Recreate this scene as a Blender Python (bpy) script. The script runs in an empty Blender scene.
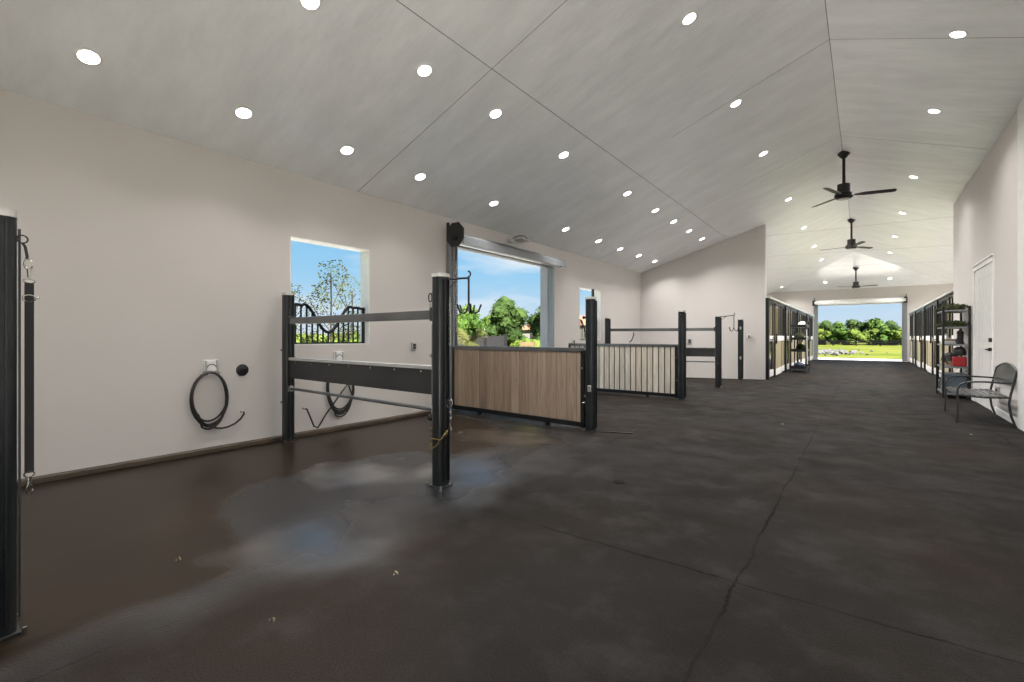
import bpy, bmesh, math, random
from mathutils import Vector, Matrix
random.seed(7)
C = bpy.context.scene.collection
PI = math.pi
# ------------------------------------------------------------------ camera
cam_d = bpy.data.cameras.new('camera'); cam = bpy.data.objects.new('camera', cam_d); C.objects.link(cam)
cam_d.sensor_width = 36; cam_d.lens = 36*470/1024; cam_d.shift_y = -4/1024; cam_d.clip_end = 600
cam.location = (0, 0, 1.2); cam.rotation_euler = (PI/2, 0, math.radians(36.83))
bpy.context.scene.camera = cam
vs = bpy.context.scene.view_settings
vs.view_transform = 'Standard'; vs.look = 'None'; vs.gamma = 1; vs.exposure = 0.3; vs.use_curve_mapping = False
# ------------------------------------------------------------------ sky
W = bpy.data.worlds.new('sky'); bpy.context.scene.world = W; W.use_nodes = True
nt = W.node_tree; N = nt.nodes; L = nt.links
bg = N['Background']
tc = N.new('ShaderNodeTexCoord'); sp = N.new('ShaderNodeSeparateXYZ'); L.new(tc.outputs['Generated'], sp.inputs[0])
rp = N.new('ShaderNodeValToRGB'); L.new(sp.outputs['Z'], rp.inputs[0])
e = rp.color_ramp.elements
e[0].position = 0.0; e[0].color = (.72, .84, .96, 1)
e[1].position = 1.0; e[1].color = (.06, .22, .62, 1)
x = e.new(.12); x.color = (.38, .70, .98, 1)
x = e.new(.35); x.color = (.13, .52, .96, 1)
mp = N.new('ShaderNodeMapping'); mp.inputs['Scale'].default_value = (2.2, 2.2, 9); L.new(tc.outputs['Generated'], mp.inputs[0])
ns = N.new('ShaderNodeTexNoise'); ns.inputs['Scale'].default_value = 1.6; ns.inputs['Detail'].default_value = 6; L.new(mp.outputs[0], ns.inputs['Vector'])
cr = N.new('ShaderNodeValToRGB'); L.new(ns.outputs['Fac'], cr.inputs[0])
cr.color_ramp.elements[0].position = .50; cr.color_ramp.elements[0].color = (0, 0, 0, 1)
cr.color_ramp.elements[1].position = .72; cr.color_ramp.elements[1].color = (.8, .8, .8, 1)
mx = N.new('ShaderNodeMixRGB'); L.new(cr.outputs[0], mx.inputs[0]); L.new(rp.outputs[0], mx.inputs[1]); mx.inputs[2].default_value = (1.0, 1.03, 1.06, 1)
L.new(mx.outputs[0], bg.inputs[0]); bg.inputs[1].default_value = .74
sd = bpy.data.lights.new('sun', 'SUN'); sd.energy = 38.0; sd.angle = .02; sd.color = (1, .95, .86)
sun = bpy.data.objects.new('sun', sd); C.objects.link(sun); sun.rotation_euler = (math.radians(40), 0, math.radians(66))
LAMP_W = 6.5
# ------------------------------------------------------------------ materials
M = {}
def mat(name, col, rough=.6, metal=0, col2=None, scale=8, detail=4, stretch=(1, 1, 1), bump=0, bscale=None, world=False, spec=.5, emit=None, estr=0, lo=.3, hi=.7, alpha=1):
    m = bpy.data.materials.new(name); m.use_nodes = True
    nt = m.node_tree; N = nt.nodes; L = nt.links; b = N['Principled BSDF']
    b.inputs['Base Color'].default_value = (*col, 1); b.inputs['Roughness'].default_value = rough
    b.inputs['Metallic'].default_value = metal; b.inputs['Specular IOR Level'].default_value = spec
    if world: g = N.new('ShaderNodeNewGeometry').outputs['Position']
    else: g = N.new('ShaderNodeTexCoord').outputs['Object']
    mpn = N.new('ShaderNodeMapping'); mpn.inputs['Scale'].default_value = stretch; L.new(g, mpn.inputs[0])
    if col2 is None: col2 = tuple(min(1, c*.88) for c in col)
    n = N.new('ShaderNodeTexNoise'); n.inputs['Scale'].default_value = scale; n.inputs['Detail'].default_value = detail; L.new(mpn.outputs[0], n.inputs['Vector'])
    r = N.new('ShaderNodeValToRGB'); L.new(n.outputs['Fac'], r.inputs[0])
    r.color_ramp.elements[0].position = lo; r.color_ramp.elements[1].position = hi
    r.color_ramp.elements[0].color = (*col, 1); r.color_ramp.elements[1].color = (*col2, 1)
    L.new(r.outputs[0], b.inputs['Base Color'])
    if bump:
        n2 = N.new('ShaderNodeTexNoise'); n2.inputs['Scale'].default_value = bscale or scale*3; n2.inputs['Detail'].default_value = 5; L.new(mpn.outputs[0], n2.inputs['Vector'])
        bp = N.new('ShaderNodeBump'); bp.inputs['Strength'].default_value = bump; bp.inputs['Distance'].default_value = .02
        L.new(n2.outputs['Fac'], bp.inputs['Height']); L.new(bp.outputs[0], b.inputs['Normal'])
    if emit: b.inputs['Emission Color'].default_value = (*emit, 1); b.inputs['Emission Strength'].default_value = estr
    M[name] = m; return m
mat('wall_paint', (.61, .575, .55), .55, col2=(.575, .545, .52), scale=.8, world=True, bump=.03, bscale=60)
mat('trim_white', (.86, .85, .83), .5)
mat('jamb_grey', (.40, .40, .42), .5)
mat('door_paint', (.74, .735, .71), .35)
mat('post_steel', (.055, .060, .063), .28, .75, col2=(.038, .042, .045), scale=5)
mat('post_cap', (.62, .61, .58), .5, .3)
mat('black_steel', (.015, .015, .016), .35, .3)
mat('dark_steel', (.05, .05, .052), .4, .5)
mat('grey_steel', (.26, .275, .29), .4, .4)
mat('galv', (.58, .58, .57), .35, .7)
mat('chrome', (.7, .69, .66), .18, 1)
mat('brass', (.62, .48, .2), .25, 1)
mat('rail_steel', (.20, .205, .205), .3, .7, col2=(.13, .135, .14), scale=3)
mat('kick_rubber', (.028, .029, .029), .5, 0, col2=(.014, .014, .014), scale=2.5, bump=.1)
mat('black_rubber', (.012, .012, .012), .45)
mat('curb_rubber', (.05, .038, .026), .6, col2=(.085, .062, .04), scale=4)
mat('drain_black', (.008, .008, .008), .9, spec=.1)
mat('webbing', (.010, .009, .009), .7, bump=.3, bscale=300)
mat('hose_rubber', (.022, .02, .018), .5)
mat('fan_black', (.018, .016, .014), .45, .2)
mat('alum', (.72, .73, .72), .3, .6)
mat('stall_glass', (.02, .022, .024), .15)
mat('rock', (.060, .058, .056), .9, col2=(0.0440, 0.0440, 0.0429), scale=2)
mat('stucco', (0.1100, 0.1018, 0.0880), .9)
mat('terracotta', (0.1045, 0.0468, 0.0275), .8, col2=(.14, .055, .03), scale=3)
mat('trailer_white', (0.1210, 0.1210, 0.1183), .4)
mat('glass_dark', (.02, .025, .03), .1)
mat('crate_wood', (.09, .058, .018), .7, col2=(.07, .04, .012))
mat('concrete', (.70, .68, .64), .85, world=True, scale=3)
mat('fence_grey', (.012, .012, .013), .8, spec=.1)
mat('fence_black', (.008, .008, .008), .9, spec=.08)
mat('red_plastic', (.38, .015, .018), .35)
mat('bin_blue', (.10, .13, .16), .45)
mat('tan', (.42, .33, .22), .6)
mat('white_plastic', (.8, .8, .78), .35)
mat('navy', (.02, .035, .08), .6)
mat('bark', (.018, .014, .010), .9, col2=(.032, .026, .019), spec=.1, scale=12, bump=.4)
mat('straw', (.4, .36, .22), .9)
mat('downlight_lens', (.9, .9, .9), .5, emit=(1, .97, .92), estr=14)
def leafmat(name, a, b):
    m = mat(name, a, .55, col2=b, scale=1.3, world=True, lo=.35, hi=.65)
    m.node_tree.nodes['Principled BSDF'].inputs['Specular IOR Level'].default_value = .12; m.node_tree.nodes['Principled BSDF'].inputs['Roughness'].default_value = .8
    return m
leafmat('leaf_mid', (0.0165, 0.0413, 0.0055), (0.0413, 0.0715, 0.0110))
leafmat('leaf_bright', (0.0337, 0.0594, 0.0071), (0.0594, 0.0792, 0.0119))
leafmat('leaf_dark', (0.0099, 0.0231, 0.0044), (0.0231, 0.0413, 0.0077))
leafmat('leaf_palm', (0.0365, 0.0429, 0.0086), (0.0558, 0.0579, 0.0193))
leafmat('leaf_grey', (0.0192, 0.0275, 0.0097), (0.0357, 0.0413, 0.0165))
leafmat('garland', (.03, .04, .02), (.11, .12, .06))
# ceiling board: seams across and along, soft trowel streaks
def ceiling_mat():
    m = bpy.data.materials.new('ceiling_board'); m.use_nodes = True; nt = m.node_tree; N = nt.nodes; L = nt.links; b = N['Principled BSDF']
    g = N.new('ShaderNodeNewGeometry').outputs['Position']
    mp = N.new('ShaderNodeMapping'); mp.inputs['Scale'].default_value = (.8, 1.9, .8); L.new(g, mp.inputs[0])
    n = N.new('ShaderNodeTexNoise'); n.inputs['Scale'].default_value = 1.5; n.inputs['Detail'].default_value = 7; n.inputs['Roughness'].default_value = .62; L.new(mp.outputs[0], n.inputs['Vector'])
    r = N.new('ShaderNodeValToRGB'); L.new(n.outputs['Fac'], r.inputs[0])
    r.color_ramp.elements[0].position = .35; r.color_ramp.elements[0].color = (.80, .82, .84, 1)
    r.color_ramp.elements[1].position = .68; r.color_ramp.elements[1].color = (.91, .93, .95, 1)
    L.new(r.outputs[0], b.inputs['Base Color']); b.inputs['Roughness'].default_value = .30; b.inputs['Specular IOR Level'].default_value = .9
    mp2 = N.new('ShaderNodeMapping'); mp2.inputs['Scale'].default_value = (1.0, 2.2, 1.0); L.new(g, mp2.inputs[0])
    n2 = N.new('ShaderNodeTexNoise'); n2.inputs['Scale'].default_value = 2.2; n2.inputs['Detail'].default_value = 6; L.new(mp2.outputs[0], n2.inputs['Vector'])
    bp = N.new('ShaderNodeBump'); bp.inputs['Strength'].default_value = .5; bp.inputs['Distance'].default_value = .03
    L.new(n2.outputs['Fac'], bp.inputs['Height']); L.new(bp.outputs[0], b.inputs['Normal'])
    M['ceiling'] = m
ceiling_mat()
def plank_mat(name, cols, w, axis, rough=.6, gap=.012):
    # vertical boards, each with a tone of its own and grain, dark joints between them
    m = bpy.data.materials.new(name); m.use_nodes = True; nt = m.node_tree; N = nt.nodes; L = nt.links; b = N['Principled BSDF']
    g = N.new('ShaderNodeTexCoord').outputs['Object']; s = N.new('ShaderNodeSeparateXYZ'); L.new(g, s.inputs[0])
    d = N.new('ShaderNodeMath'); d.operation = 'DIVIDE'; L.new(s.outputs[axis], d.inputs[0]); d.inputs[1].default_value = w
    f = N.new('ShaderNodeMath'); f.operation = 'FLOOR'; L.new(d.outputs[0], f.inputs[0])
    fr = N.new('ShaderNodeMath'); fr.operation = 'FRACT'; L.new(d.outputs[0], fr.inputs[0])
    wn = N.new('ShaderNodeTexWhiteNoise'); wn.noise_dimensions = '1D'; L.new(f.outputs[0], wn.inputs['W'])
    r = N.new('ShaderNodeValToRGB'); L.new(wn.outputs['Value'], r.inputs[0])
    els = r.color_ramp.elements
    els[0].color = (*cols[0], 1); els[1].color = (*cols[-1], 1)
    for i, c in enumerate(cols[1:-1]): q = els.new((i+1)/(len(cols)-1)); q.color = (*c, 1)
    mp = N.new('ShaderNodeMapping'); sc = [14, 14, 14]; sc[2] = 1.2; mp.inputs['Scale'].default_value = sc; L.new(g, mp.inputs[0])
    n = N.new('ShaderNodeTexNoise'); n.inputs['Scale'].default_value = 2; n.inputs['Detail'].default_value = 5; n.inputs['Distortion'].default_value = .8; L.new(mp.outputs[0], n.inputs['Vector'])
    r2 = N.new('ShaderNodeValToRGB'); L.new(n.outputs['Fac'], r2.inputs[0]); r2.color_ramp.elements[0].position = .3; r2.color_ramp.elements[1].position = .7
    r2.color_ramp.elements[0].color = (.72, .70, .68, 1); r2.color_ramp.elements[1].color = (1.1, 1.1, 1.1, 1)
    mu = N.new('ShaderNodeMixRGB'); mu.blend_type = 'MULTIPLY'; mu.inputs[0].default_value = 1; L.new(r.outputs[0], mu.inputs[1]); L.new(r2.outputs[0], mu.inputs[2])
    lt = N.new('ShaderNodeMath'); lt.operation = 'LESS_THAN'; L.new(fr.outputs[0], lt.inputs[0]); lt.inputs[1].default_value = gap/w
    m2 = N.new('ShaderNodeMixRGB'); L.new(lt.outputs[0], m2.inputs[0]); L.new(mu.outputs[0], m2.inputs[1]); m2.inputs[2].default_value = (.03, .025, .02, 1)
    L.new(m2.outputs[0], b.inputs['Base Color']); b.inputs['Roughness'].default_value = rough
    M[name] = m
plank_mat('plank_brown', [(.30, .22, .155), (.22, .16, .115), (.36, .275, .20), (.27, .20, .14)], .16, 0, gap=.004)
plank_mat('plank_pale', [(.70, .62, .50), (.80, .74, .63), (.60, .52, .42), (.76, .69, .57)], .118, 0, gap=.022)
plank_mat('plank_stall', [(.42, .36, .22), (.34, .29, .18), (.47, .41, .27)], .14, 1, gap=.006)
# ------------------------------------------------------------------ helpers
class MB:
    def __init__(s): s.bm = bmesh.new()
    def box(s, x0, y0, z0, x1, y1, z1, bev=0, rot=None):
        r = bmesh.ops.create_cube(s.bm, size=1); vs = r['verts']
        for v in vs: v.co = Vector(((x0+x1)/2+v.co.x*(x1-x0), (y0+y1)/2+v.co.y*(y1-y0), (z0+z1)/2+v.co.z*(z1-z0)))
        if bev:
            es = list({e for v in vs for e in v.link_edges})
            r = bmesh.ops.bevel(s.bm, geom=es, offset=bev, segments=2, affect='EDGES', profile=.6); vs = [v for v in r['verts']]
        if rot is not None:
            allv = {v for v in vs}
            bmesh.ops.transform(s.bm, matrix=rot, verts=list(allv))
        return s
    def cyl(s, p, q, r, r2=None, seg=16, cap=True):
        p = Vector(p); q = Vector(q); d = q-p
        m = Matrix.Translation((p+q)/2) @ d.to_track_quat('Z', 'Y').to_matrix().to_4x4()
        bmesh.ops.create_cone(s.bm, cap_ends=cap, segments=seg, radius1=r, radius2=r if r2 is None else r2, depth=d.length, matrix=m)
        return s
    def sph(s, c, r, seg=12, sc=(1, 1, 1)):
        bmesh.ops.create_uvsphere(s.bm, u_segments=seg, v_segments=max(6, seg*2//3), radius=r, matrix=Matrix.Translation(c) @ Matrix.Diagonal((*sc, 1)))
        return s
    def tube(s, pts, r, seg=8, closed=False, flat=None):
        pts = [Vector(p) for p in pts]; n = len(pts); rings = []
        up = None
        for i, p in enumerate(pts):
            a = pts[(i-1) % n] if (closed or i > 0) else p
            b = pts[(i+1) % n] if (closed or i < n-1) else p
            t = (b-a).normalized()
            if up is None:
                up = t.orthogonal().normalized()
            up = (up - t*up.dot(t)); up = up.normalized() if up.length > 1e-6 else t.orthogonal().normalized()
            w = t.cross(up)
            rings.append([s.bm.verts.new(p + (up*math.cos(2*PI*k/seg) + w*math.sin(2*PI*k/seg))*r) for k in range(seg)])
        m = n if closed else n-1
        for i in range(m):
            A = rings[i]; B = rings[(i+1) % n]
            for k in range(seg):
                try: s.bm.faces.new((A[k], A[(k+1) % seg], B[(k+1) % seg], B[k]))
                except ValueError: pass
        if not closed:
            s.bm.faces.new(rings[0][::-1]); s.bm.faces.new(rings[-1])
        return s
    def prism(s, pts, vec):
        # polygon pts extruded along vec
        vec = Vector(vec); A = [s.bm.verts.new(Vector(p)) for p in pts]; B = [s.bm.verts.new(Vector(p)+vec) for p in pts]
        s.bm.faces.new(A); s.bm.faces.new(B[::-1]); n = len(pts)
        for i in range(n): s.bm.faces.new((A[i], B[i], B[(i+1) % n], A[(i+1) % n]))
        return s
    def lathe(s, prof, c=(0, 0, 0), seg=20):
        rings = [[s.bm.verts.new((c[0]+r*math.cos(2*PI*k/seg), c[1]+r*math.sin(2*PI*k/seg), c[2]+z)) for k in range(seg)] for r, z in prof]
        for A, B in zip(rings, rings[1:]):
            for k in range(seg): s.bm.faces.new((A[k], A[(k+1) % seg], B[(k+1) % seg], B[k]))
        s.bm.faces.new(rings[0][::-1]); s.bm.faces.new(rings[-1])
        return s
    def build(s, name, m, parent=None, smooth=False, loc=None):
        bmesh.ops.recalc_face_normals(s.bm, faces=s.bm.faces)
        me = bpy.data.meshes.new(name); s.bm.to_mesh(me); s.bm.free()
        me.materials.append(M[m] if isinstance(m, str) else m)
        if smooth:
            for p in me.polygons: p.use_smooth = True
            try: me.set_sharp_from_angle(angle=math.radians(40))
            except Exception: pass
        o = bpy.data.objects.new(name, me); C.objects.link(o)
        if parent: o.parent = parent
        if loc: o.location = loc
        return o
def thing(name, label, cat, loc=(0, 0, 0), rz=0, group=None):
    o = bpy.data.objects.new(name, None); C.objects.link(o); o.empty_display_size = .1
    o.location = loc; o.rotation_euler = (0, 0, rz); o['label'] = label; o['category'] = cat
    if group: o['group'] = group
    return o
def tag(o, label, cat, group=None, kind=None):
    o['label'] = label; o['category'] = cat
    if group: o['group'] = group
    if kind: o['kind'] = kind
    return o
def struct(o): o['kind'] = 'structure'; return o
def sroot(name, loc=(0, 0, 0)):
    o = bpy.data.objects.new(name, None); C.objects.link(o); o.location = loc; o['kind'] = 'structure'; return o
def dup(root, loc, rz, label, group=None):
    def cp(o, par):
        c = o.copy(); C.objects.link(c); c.parent = par
        for ch in o.children: cp(ch, c)
        return c
    r = cp(root, None); r.location = loc; r.rotation_euler = (0, 0, rz); r['label'] = label
    if group: r['group'] = group
    return r
ORD = ['first', 'second', 'third', 'fourth', 'fifth', 'sixth', 'seventh', 'eighth', 'ninth', 'tenth', 'eleventh', 'twelfth', 'thirteenth', 'fourteenth', 'fifteenth', 'sixteenth']
def holes_wall(mb, axis, t0, t1, a0, a1, z0, z1, holes):
    # wall slab between t0 and t1 on its thickness axis, running a0..a1, with rectangular holes (a0,a1,z0,z1)
    A = sorted({a0, a1, *[h[0] for h in holes], *[h[1] for h in holes]})
    for i in range(len(A)-1):
        u0, u1 = A[i], A[i+1]; um = (u0+u1)/2
        hs = sorted([(h[2], h[3]) for h in holes if h[0] < um < h[1]])
        z = z0
        for b, t in hs:
            if b > z: mb_seg(mb, axis, t0, t1, u0, u1, z, b)
            z = t
        if z < z1: mb_seg(mb, axis, t0, t1, u0, u1, z, z1)
def mb_seg(mb, axis, t0, t1, u0, u1, z0, z1):
    if axis == 'Y': mb.box(t0, u0, z0, t1, u1, z1)
    else: mb.box(u0, t0, z0, u1, t1, z1)
# ------------------------------------------------------------------ measures
XL, XR, XO = -5.5, 1.66, 4.80           # left wall, right room wall, outer right wall
YB, YE, YM = -1.5, 30.0, 14.87          # back end, far end, where the stalls begin
ZE, XRG, ZRG, SL, YA = 3.17, -.358, 5.063, .3677, 26.3
def roofz(X, Y=0): return min(ZRG - SL*abs(X-XRG), ZRG - SL*max(0, Y-YA))
# ------------------------------------------------------------------ floor with wet and muddy stains
def in_poly(x, y, P):
    c = False; n = len(P)
    for i in range(n):
        x1, y1 = P[i]; x2, y2 = P[(i+1) % n]
        if (y1 > y) != (y2 > y) and x < (x2-x1)*(y-y1)/(y2-y1)+x1: c = not c
    return c
def sd_poly(x, y, P):
    d = 1e9; n = len(P)
    for i in range(n):
        x1, y1 = P[i]; x2, y2 = P[(i+1) % n]; dx, dy = x2-x1, y2-y1
        t = max(0, min(1, ((x-x1)*dx+(y-y1)*dy)/(dx*dx+dy*dy)))
        d = min(d, math.hypot(x-x1-t*dx, y-y1-t*dy))
    return d if in_poly(x, y, P) else -d
MUD = [(-2.45, .05), (-2.58, .51), (-2.60, .65), (-2.56, .87), (-2.58, 1.03), (-2.645, 1.18), (-2.83, 1.27), (-3.10, 1.32), (-3.46, 1.36), (-3.75, 1.52), (-3.98, 1.78),
       (-4.0, 2.05), (-3.9, 2.5), (-3.95, 3.0), (-3.75, 3.35), (-3.45, 3.3), (-3.2, 3.5), (-3.25, 4.0), (-3.6, 4.6), (-4.3, 5.1), (-5.5, 5.3), (-5.5, -1.2), (-2.6, -1.0)]
WET = [(-2.45, .1), (-2.4, .9), (-2.3, 1.7), (-2.35, 2.5), (-2.4, 3.4), (-2.5, 4.2), (-2.7, 5.0), (-3.2, 5.3), (-5.5, 5.4), (-5.5, -1.2), (-2.3, -1.0)]
FILM = [(-2.62, 1.5, .55, .42), (-3.6, 2.5, .55, .40), (-2.85, 3.25, .55, .5), (-3.4, 4.45, .75, .42), (-3.1, 3.4, .3, .8)]
from mathutils import noise as mn
def floor_mesh():
    x0, x1, y0, y1, s = XL, XR, -1.4, 6.4, .045
    bm = bmesh.new(); nx = int((x1-x0)/s); ny = int((y1-y0)/s)
    lay = bm.verts.layers.float_color.new('stain')
    V = []
    for j in range(ny+1):
        row = []
        for i in range(nx+1):
            x = x0+(x1-x0)*i/nx; y = y0+(y1-y0)*j/ny
            v = bm.verts.new((x, y, 0)); nn = mn.fractal(Vector((x*1.7, y*1.7, 0)), 1, 2, 3)*.05
            m_ = max(0, min(1, (sd_poly(x, y, MUD)+nn)/.10+.5)); w_ = max(0, min(1, (sd_poly(x, y, WET)+nn*3)/.45+.5))
            f_ = 0
            for (ex, ey, rx, ry) in FILM:
                q = 1-math.hypot((x-ex)/rx, (y-ey)/ry)+nn*9; f_ = max(f_, min(1, max(0, q*1.6)))
            v[lay] = (m_, w_, f_*w_, 1); row.append(v)
        V.append(row)
    for j in range(ny):
        for i in range(nx): bm.faces.new((V[j][i], V[j][i+1], V[j+1][i+1], V[j+1][i]))
    def quad(a, b, c, d):
        q = [bm.verts.new(p) for p in ((a, b, 0), (c, b, 0), (c, d, 0), (a, d, 0))]
        for v in q: v[lay] = (0, 0, 0, 1)
        bm.faces.new(q)
    quad(XL, YB, XR, y0); quad(XL, y1, XR, YM); quad(XL, YM, XO, YE); quad(XR, YB, XO, YM)
    # slab edge below
    b2 = MB(); b2.bm.free(); b2.bm = bm
    b2.box(XL-.18, YB-.2, -.12, XO+.18, YE+.35, -.004)
    for v in bm.verts:
        if v.co.z < -.001: v[lay] = (0, 0, 0, 1)
    me = bpy.data.meshes.new('floor'); bm.to_mesh(me); bm.free(); return me
def floor_mat():
    m = bpy.data.materials.new('rubber_paver_floor'); m.use_nodes = True; nt = m.node_tree; N = nt.nodes; L = nt.links; b = N['Principled BSDF']
    g = N.new('ShaderNodeNewGeometry').outputs['Position']
    def noise(sc, det=4, rough=.5, vec=None):
        n = N.new('ShaderNodeTexNoise'); n.inputs['Scale'].default_value = sc; n.inputs['Detail'].default_value = det; n.inputs['Roughness'].default_value = rough
        L.new(vec or g, n.inputs['Vector']); return n.outputs['Fac']
    def ramp(f, p0, c0, p1, c1):
        r = N.new('ShaderNodeValToRGB'); L.new(f, r.inputs[0]); r.color_ramp.elements[0].position = p0; r.color_ramp.elements[1].position = p1
        r.color_ramp.elements[0].color = (*c0, 1); r.color_ramp.elements[1].color = (*c1, 1); return r.outputs[0]
    def mix(f, a, c, mode='MIX'):
        x = N.new('ShaderNodeMixRGB'); x.blend_type = mode
        if isinstance(f, (int, float)): x.inputs[0].default_value = f
        else: L.new(f, x.inputs[0])
        for k, q in ((1, a), (2, c)):
            if isinstance(q, tuple): x.inputs[k].default_value = (*q, 1)
            else: L.new(q, x.inputs[k])
        return x.outputs[0]
    def mth(op, a, c=None):
        x = N.new('ShaderNodeMath'); x.operation = op
        for k, q in ((0, a), (1, c)):
            if q is None: continue
            if isinstance(q, (int, float)): x.inputs[k].default_value = q
            else: L.new(q, x.inputs[k])
        return x.outputs[0]
    base = ramp(noise(.55, 5), .3, (.015, .0133, .0118), .7, (.026, .0242, .0228))
    brown = ramp(noise(.42, 3), .48, (0, 0, 0), .66, (1, 1, 1))
    base = mix(mth('MULTIPLY', brown, .5), base, (.032, .0215, .0155))
    spk = ramp(noise(140, 2), .35, (.72, .72, .72), .7, (1.25, 1.25, 1.25))
    base = mix(1.0, base, spk, 'MULTIPLY')
    # paver joints, slightly wandering
    s = N.new('ShaderNodeSeparateXYZ'); L.new(g, s.inputs[0])
    wob = mth('MULTIPLY', mth('SUBTRACT', noise(1.6, 5, .7), .5), .10)
    def joint(axis, off, per, wd, phase=0):
        t = mth('ADD', mth('ADD', s.outputs[axis], -off), wob)
        if phase: t = mth('ADD', t, phase)
        t = mth('FRACT', mth('DIVIDE', t, per)); t = mth('ABSOLUTE', mth('SUBTRACT', t, .5))
        return mth('GREATER_THAN', t, .5-wd/per)
    j = mth('MAXIMUM', joint(0, -2.33, 1.83, .007), joint(1, 4.95, 2.45, .006))
    fade = ramp(noise(1.1, 3), .34, (.1, .1, .1), .55, (.95, .95, .95))
    base = mix(mth('MULTIPLY', j, fade), base, (.004, .004, .004))
    dust = ramp(noise(2.2, 7, .72), .50, (0, 0, 0), .72, (.5, .5, .5))
    base = mix(dust, base, (.050, .048, .046))
    at = N.new('ShaderNodeAttribute'); at.attribute_name = 'stain'; sa = N.new('ShaderNodeSeparateColor'); L.new(at.outputs['Color'], sa.inputs[0])
    mud, wet, film = sa.outputs[0], sa.outputs[1], sa.outputs[2]
    mudc = ramp(noise(1.1, 3), .35, (.0215, .0148, .0095), .7, (.0145, .0098, .0062))
    base = mix(mth('MULTIPLY', mth('MULTIPLY', wet, mth('SUBTRACT', 1.0, mud)), .5), base, (.011, .0115, .013))
    base = mix(mth('MULTIPLY', mud, .93), base, mudc)
    L.new(base, b.inputs['Base Color'])
    # roughness
    rd = ramp(noise(3.5, 4), .3, (.62, .62, .62), .7, (.80, .80, .80))
    rw = ramp(noise(1.6, 3), .35, (.20, .20, .20), .65, (.30, .30, .30))
    ro = mix(wet, rd, rw); ro = mix(mud, ro, (.30, .30, .30))
    ro = mix(mth('MULTIPLY', film, .85), ro, (.11, .11, .11)); L.new(ro, b.inputs['Roughness']); L.new(mth('MULTIPLY', film, 1.0), b.inputs['Coat Weight']); b.inputs['Coat Roughness'].default_value = .28; b.inputs['Coat IOR'].default_value = 1.6; L.new(mth('MAXIMUM', mth('MULTIPLY', film, 1.0), mth('SUBTRACT', mth('ADD', mth('MULTIPLY', wet, .30), .03), mth('MULTIPLY', mud, .23))), b.inputs['Specular IOR Level'])
    bp = N.new('ShaderNodeBump'); bp.inputs['Strength'].default_value = .5; bp.inputs['Distance'].default_value = .006
    L.new(noise(110, 3), bp.inputs['Height']); L.new(mth('SUBTRACT', mth('SUBTRACT', .75, mth('MULTIPLY', mud, .7)), mth('MULTIPLY', film, .5)), bp.inputs['Strength'])
    bp2 = N.new('ShaderNodeBump'); bp2.inputs['Strength'].default_value = .06; bp2.inputs['Distance'].default_value = .04
    L.new(noise(.9, 5, .6), bp2.inputs['Height']); L.new(bp.outputs[0], bp2.inputs['Normal']); L.new(bp2.outputs[0], b.inputs['Normal'])
    M['floor'] = m
floor_mat()
me = floor_mesh(); me.materials.append(M['floor']); fo = bpy.data.objects.new('floor', me); C.objects.link(fo); struct(fo)
# ------------------------------------------------------------------ shell
stall_w = [(YM+3.7*i+.75, YM+3.7*i+3.15) for i in range(4)]  # outer stall openings, widened so more daylight reaches the aisle ceiling
mb = MB(); holes_wall(mb, 'Y', XL-.18, XL, YB, YE+.18, 0, ZE+.02, [(2.91, 4.04, 1.10, 2.41), (5.68, 8.65, 0, 2.76), (10.06, 11.2, 1.11, 2.41)] + [(a, b, .1, 2.5) for a, b in stall_w])
struct(mb.build('wall_left', 'wall_paint'))
mb = MB(); holes_wall(mb, 'Y', XR, XR+.15, YB, YM, 0, roofz(XR+.15)-.0, [(10.62, 12.2, 0, 2.42)])
struct(mb.build('wall_right', 'wall_paint'))
mb = MB(); holes_wall(mb, 'Y', XO, XO+.18, YM-.15, YE+.18, 0, ZE+.02, [(a, b, .1, 2.5) for a, b in stall_w])
struct(mb.build('wall_stalls_right', 'wall_paint'))
# cross walls
mb = MB(); mb.prism([(XL, 13.95, 0), (-2.22, YM, 0), (-2.22, YM, roofz(-2.22)), (XL, 13.95, ZE)], (0, .15, 0)); struct(mb.build('wall_wash_bay_end', 'wall_paint'))
mb = MB(); mb.prism([(XR+.15, YM-.15, 0), (XO, YM-.15, 0), (XO, YM-.15, roofz(XO)), (XR+.15, YM-.15, roofz(XR+.15))], (0, .15, 0)); struct(mb.build('wall_stall_end_right', 'wall_paint'))
mb = MB()
hc = YE-YA
for (a, b, k_) in ((XL, -2.0, XRG-hc), (1.52, XO, XRG+hc)):
    mb.prism([(a, YE, 0), (b, YE, 0), (b, YE, roofz(b, YE)), (k_, YE, roofz(k_, YE)), (a, YE, roofz(a, YE))], (0, .18, 0))
mb.prism([(-2.0, YE, 2.9), (1.52, YE, 2.9), (1.52, YE, roofz(0, YE)), (-2.0, YE, roofz(0, YE))], (0, .18, 0))
struct(mb.build('wall_far', 'wall_paint'))
mb = MB()
for (a, b) in ((XL, -2.2), (1.4, XR+.15)):  # unseen end wall, set close, its doorway sized to admit daylight
    mb.prism([(a, YB-.18, 0), (b, YB-.18, 0), (b, YB-.18, roofz(b)), (a, YB-.18, roofz(a))], (0, .18, 0))
mb.prism([(-2.2, YB-.18, 2.9), (1.4, YB-.18, 2.9), (1.4, YB-.18, roofz(1.4)), (XRG, YB-.18, ZRG), (-2.2, YB-.18, roofz(-2.2))], (0, .18, 0))
struct(mb.build('wall_back', 'wall_paint'))
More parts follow.
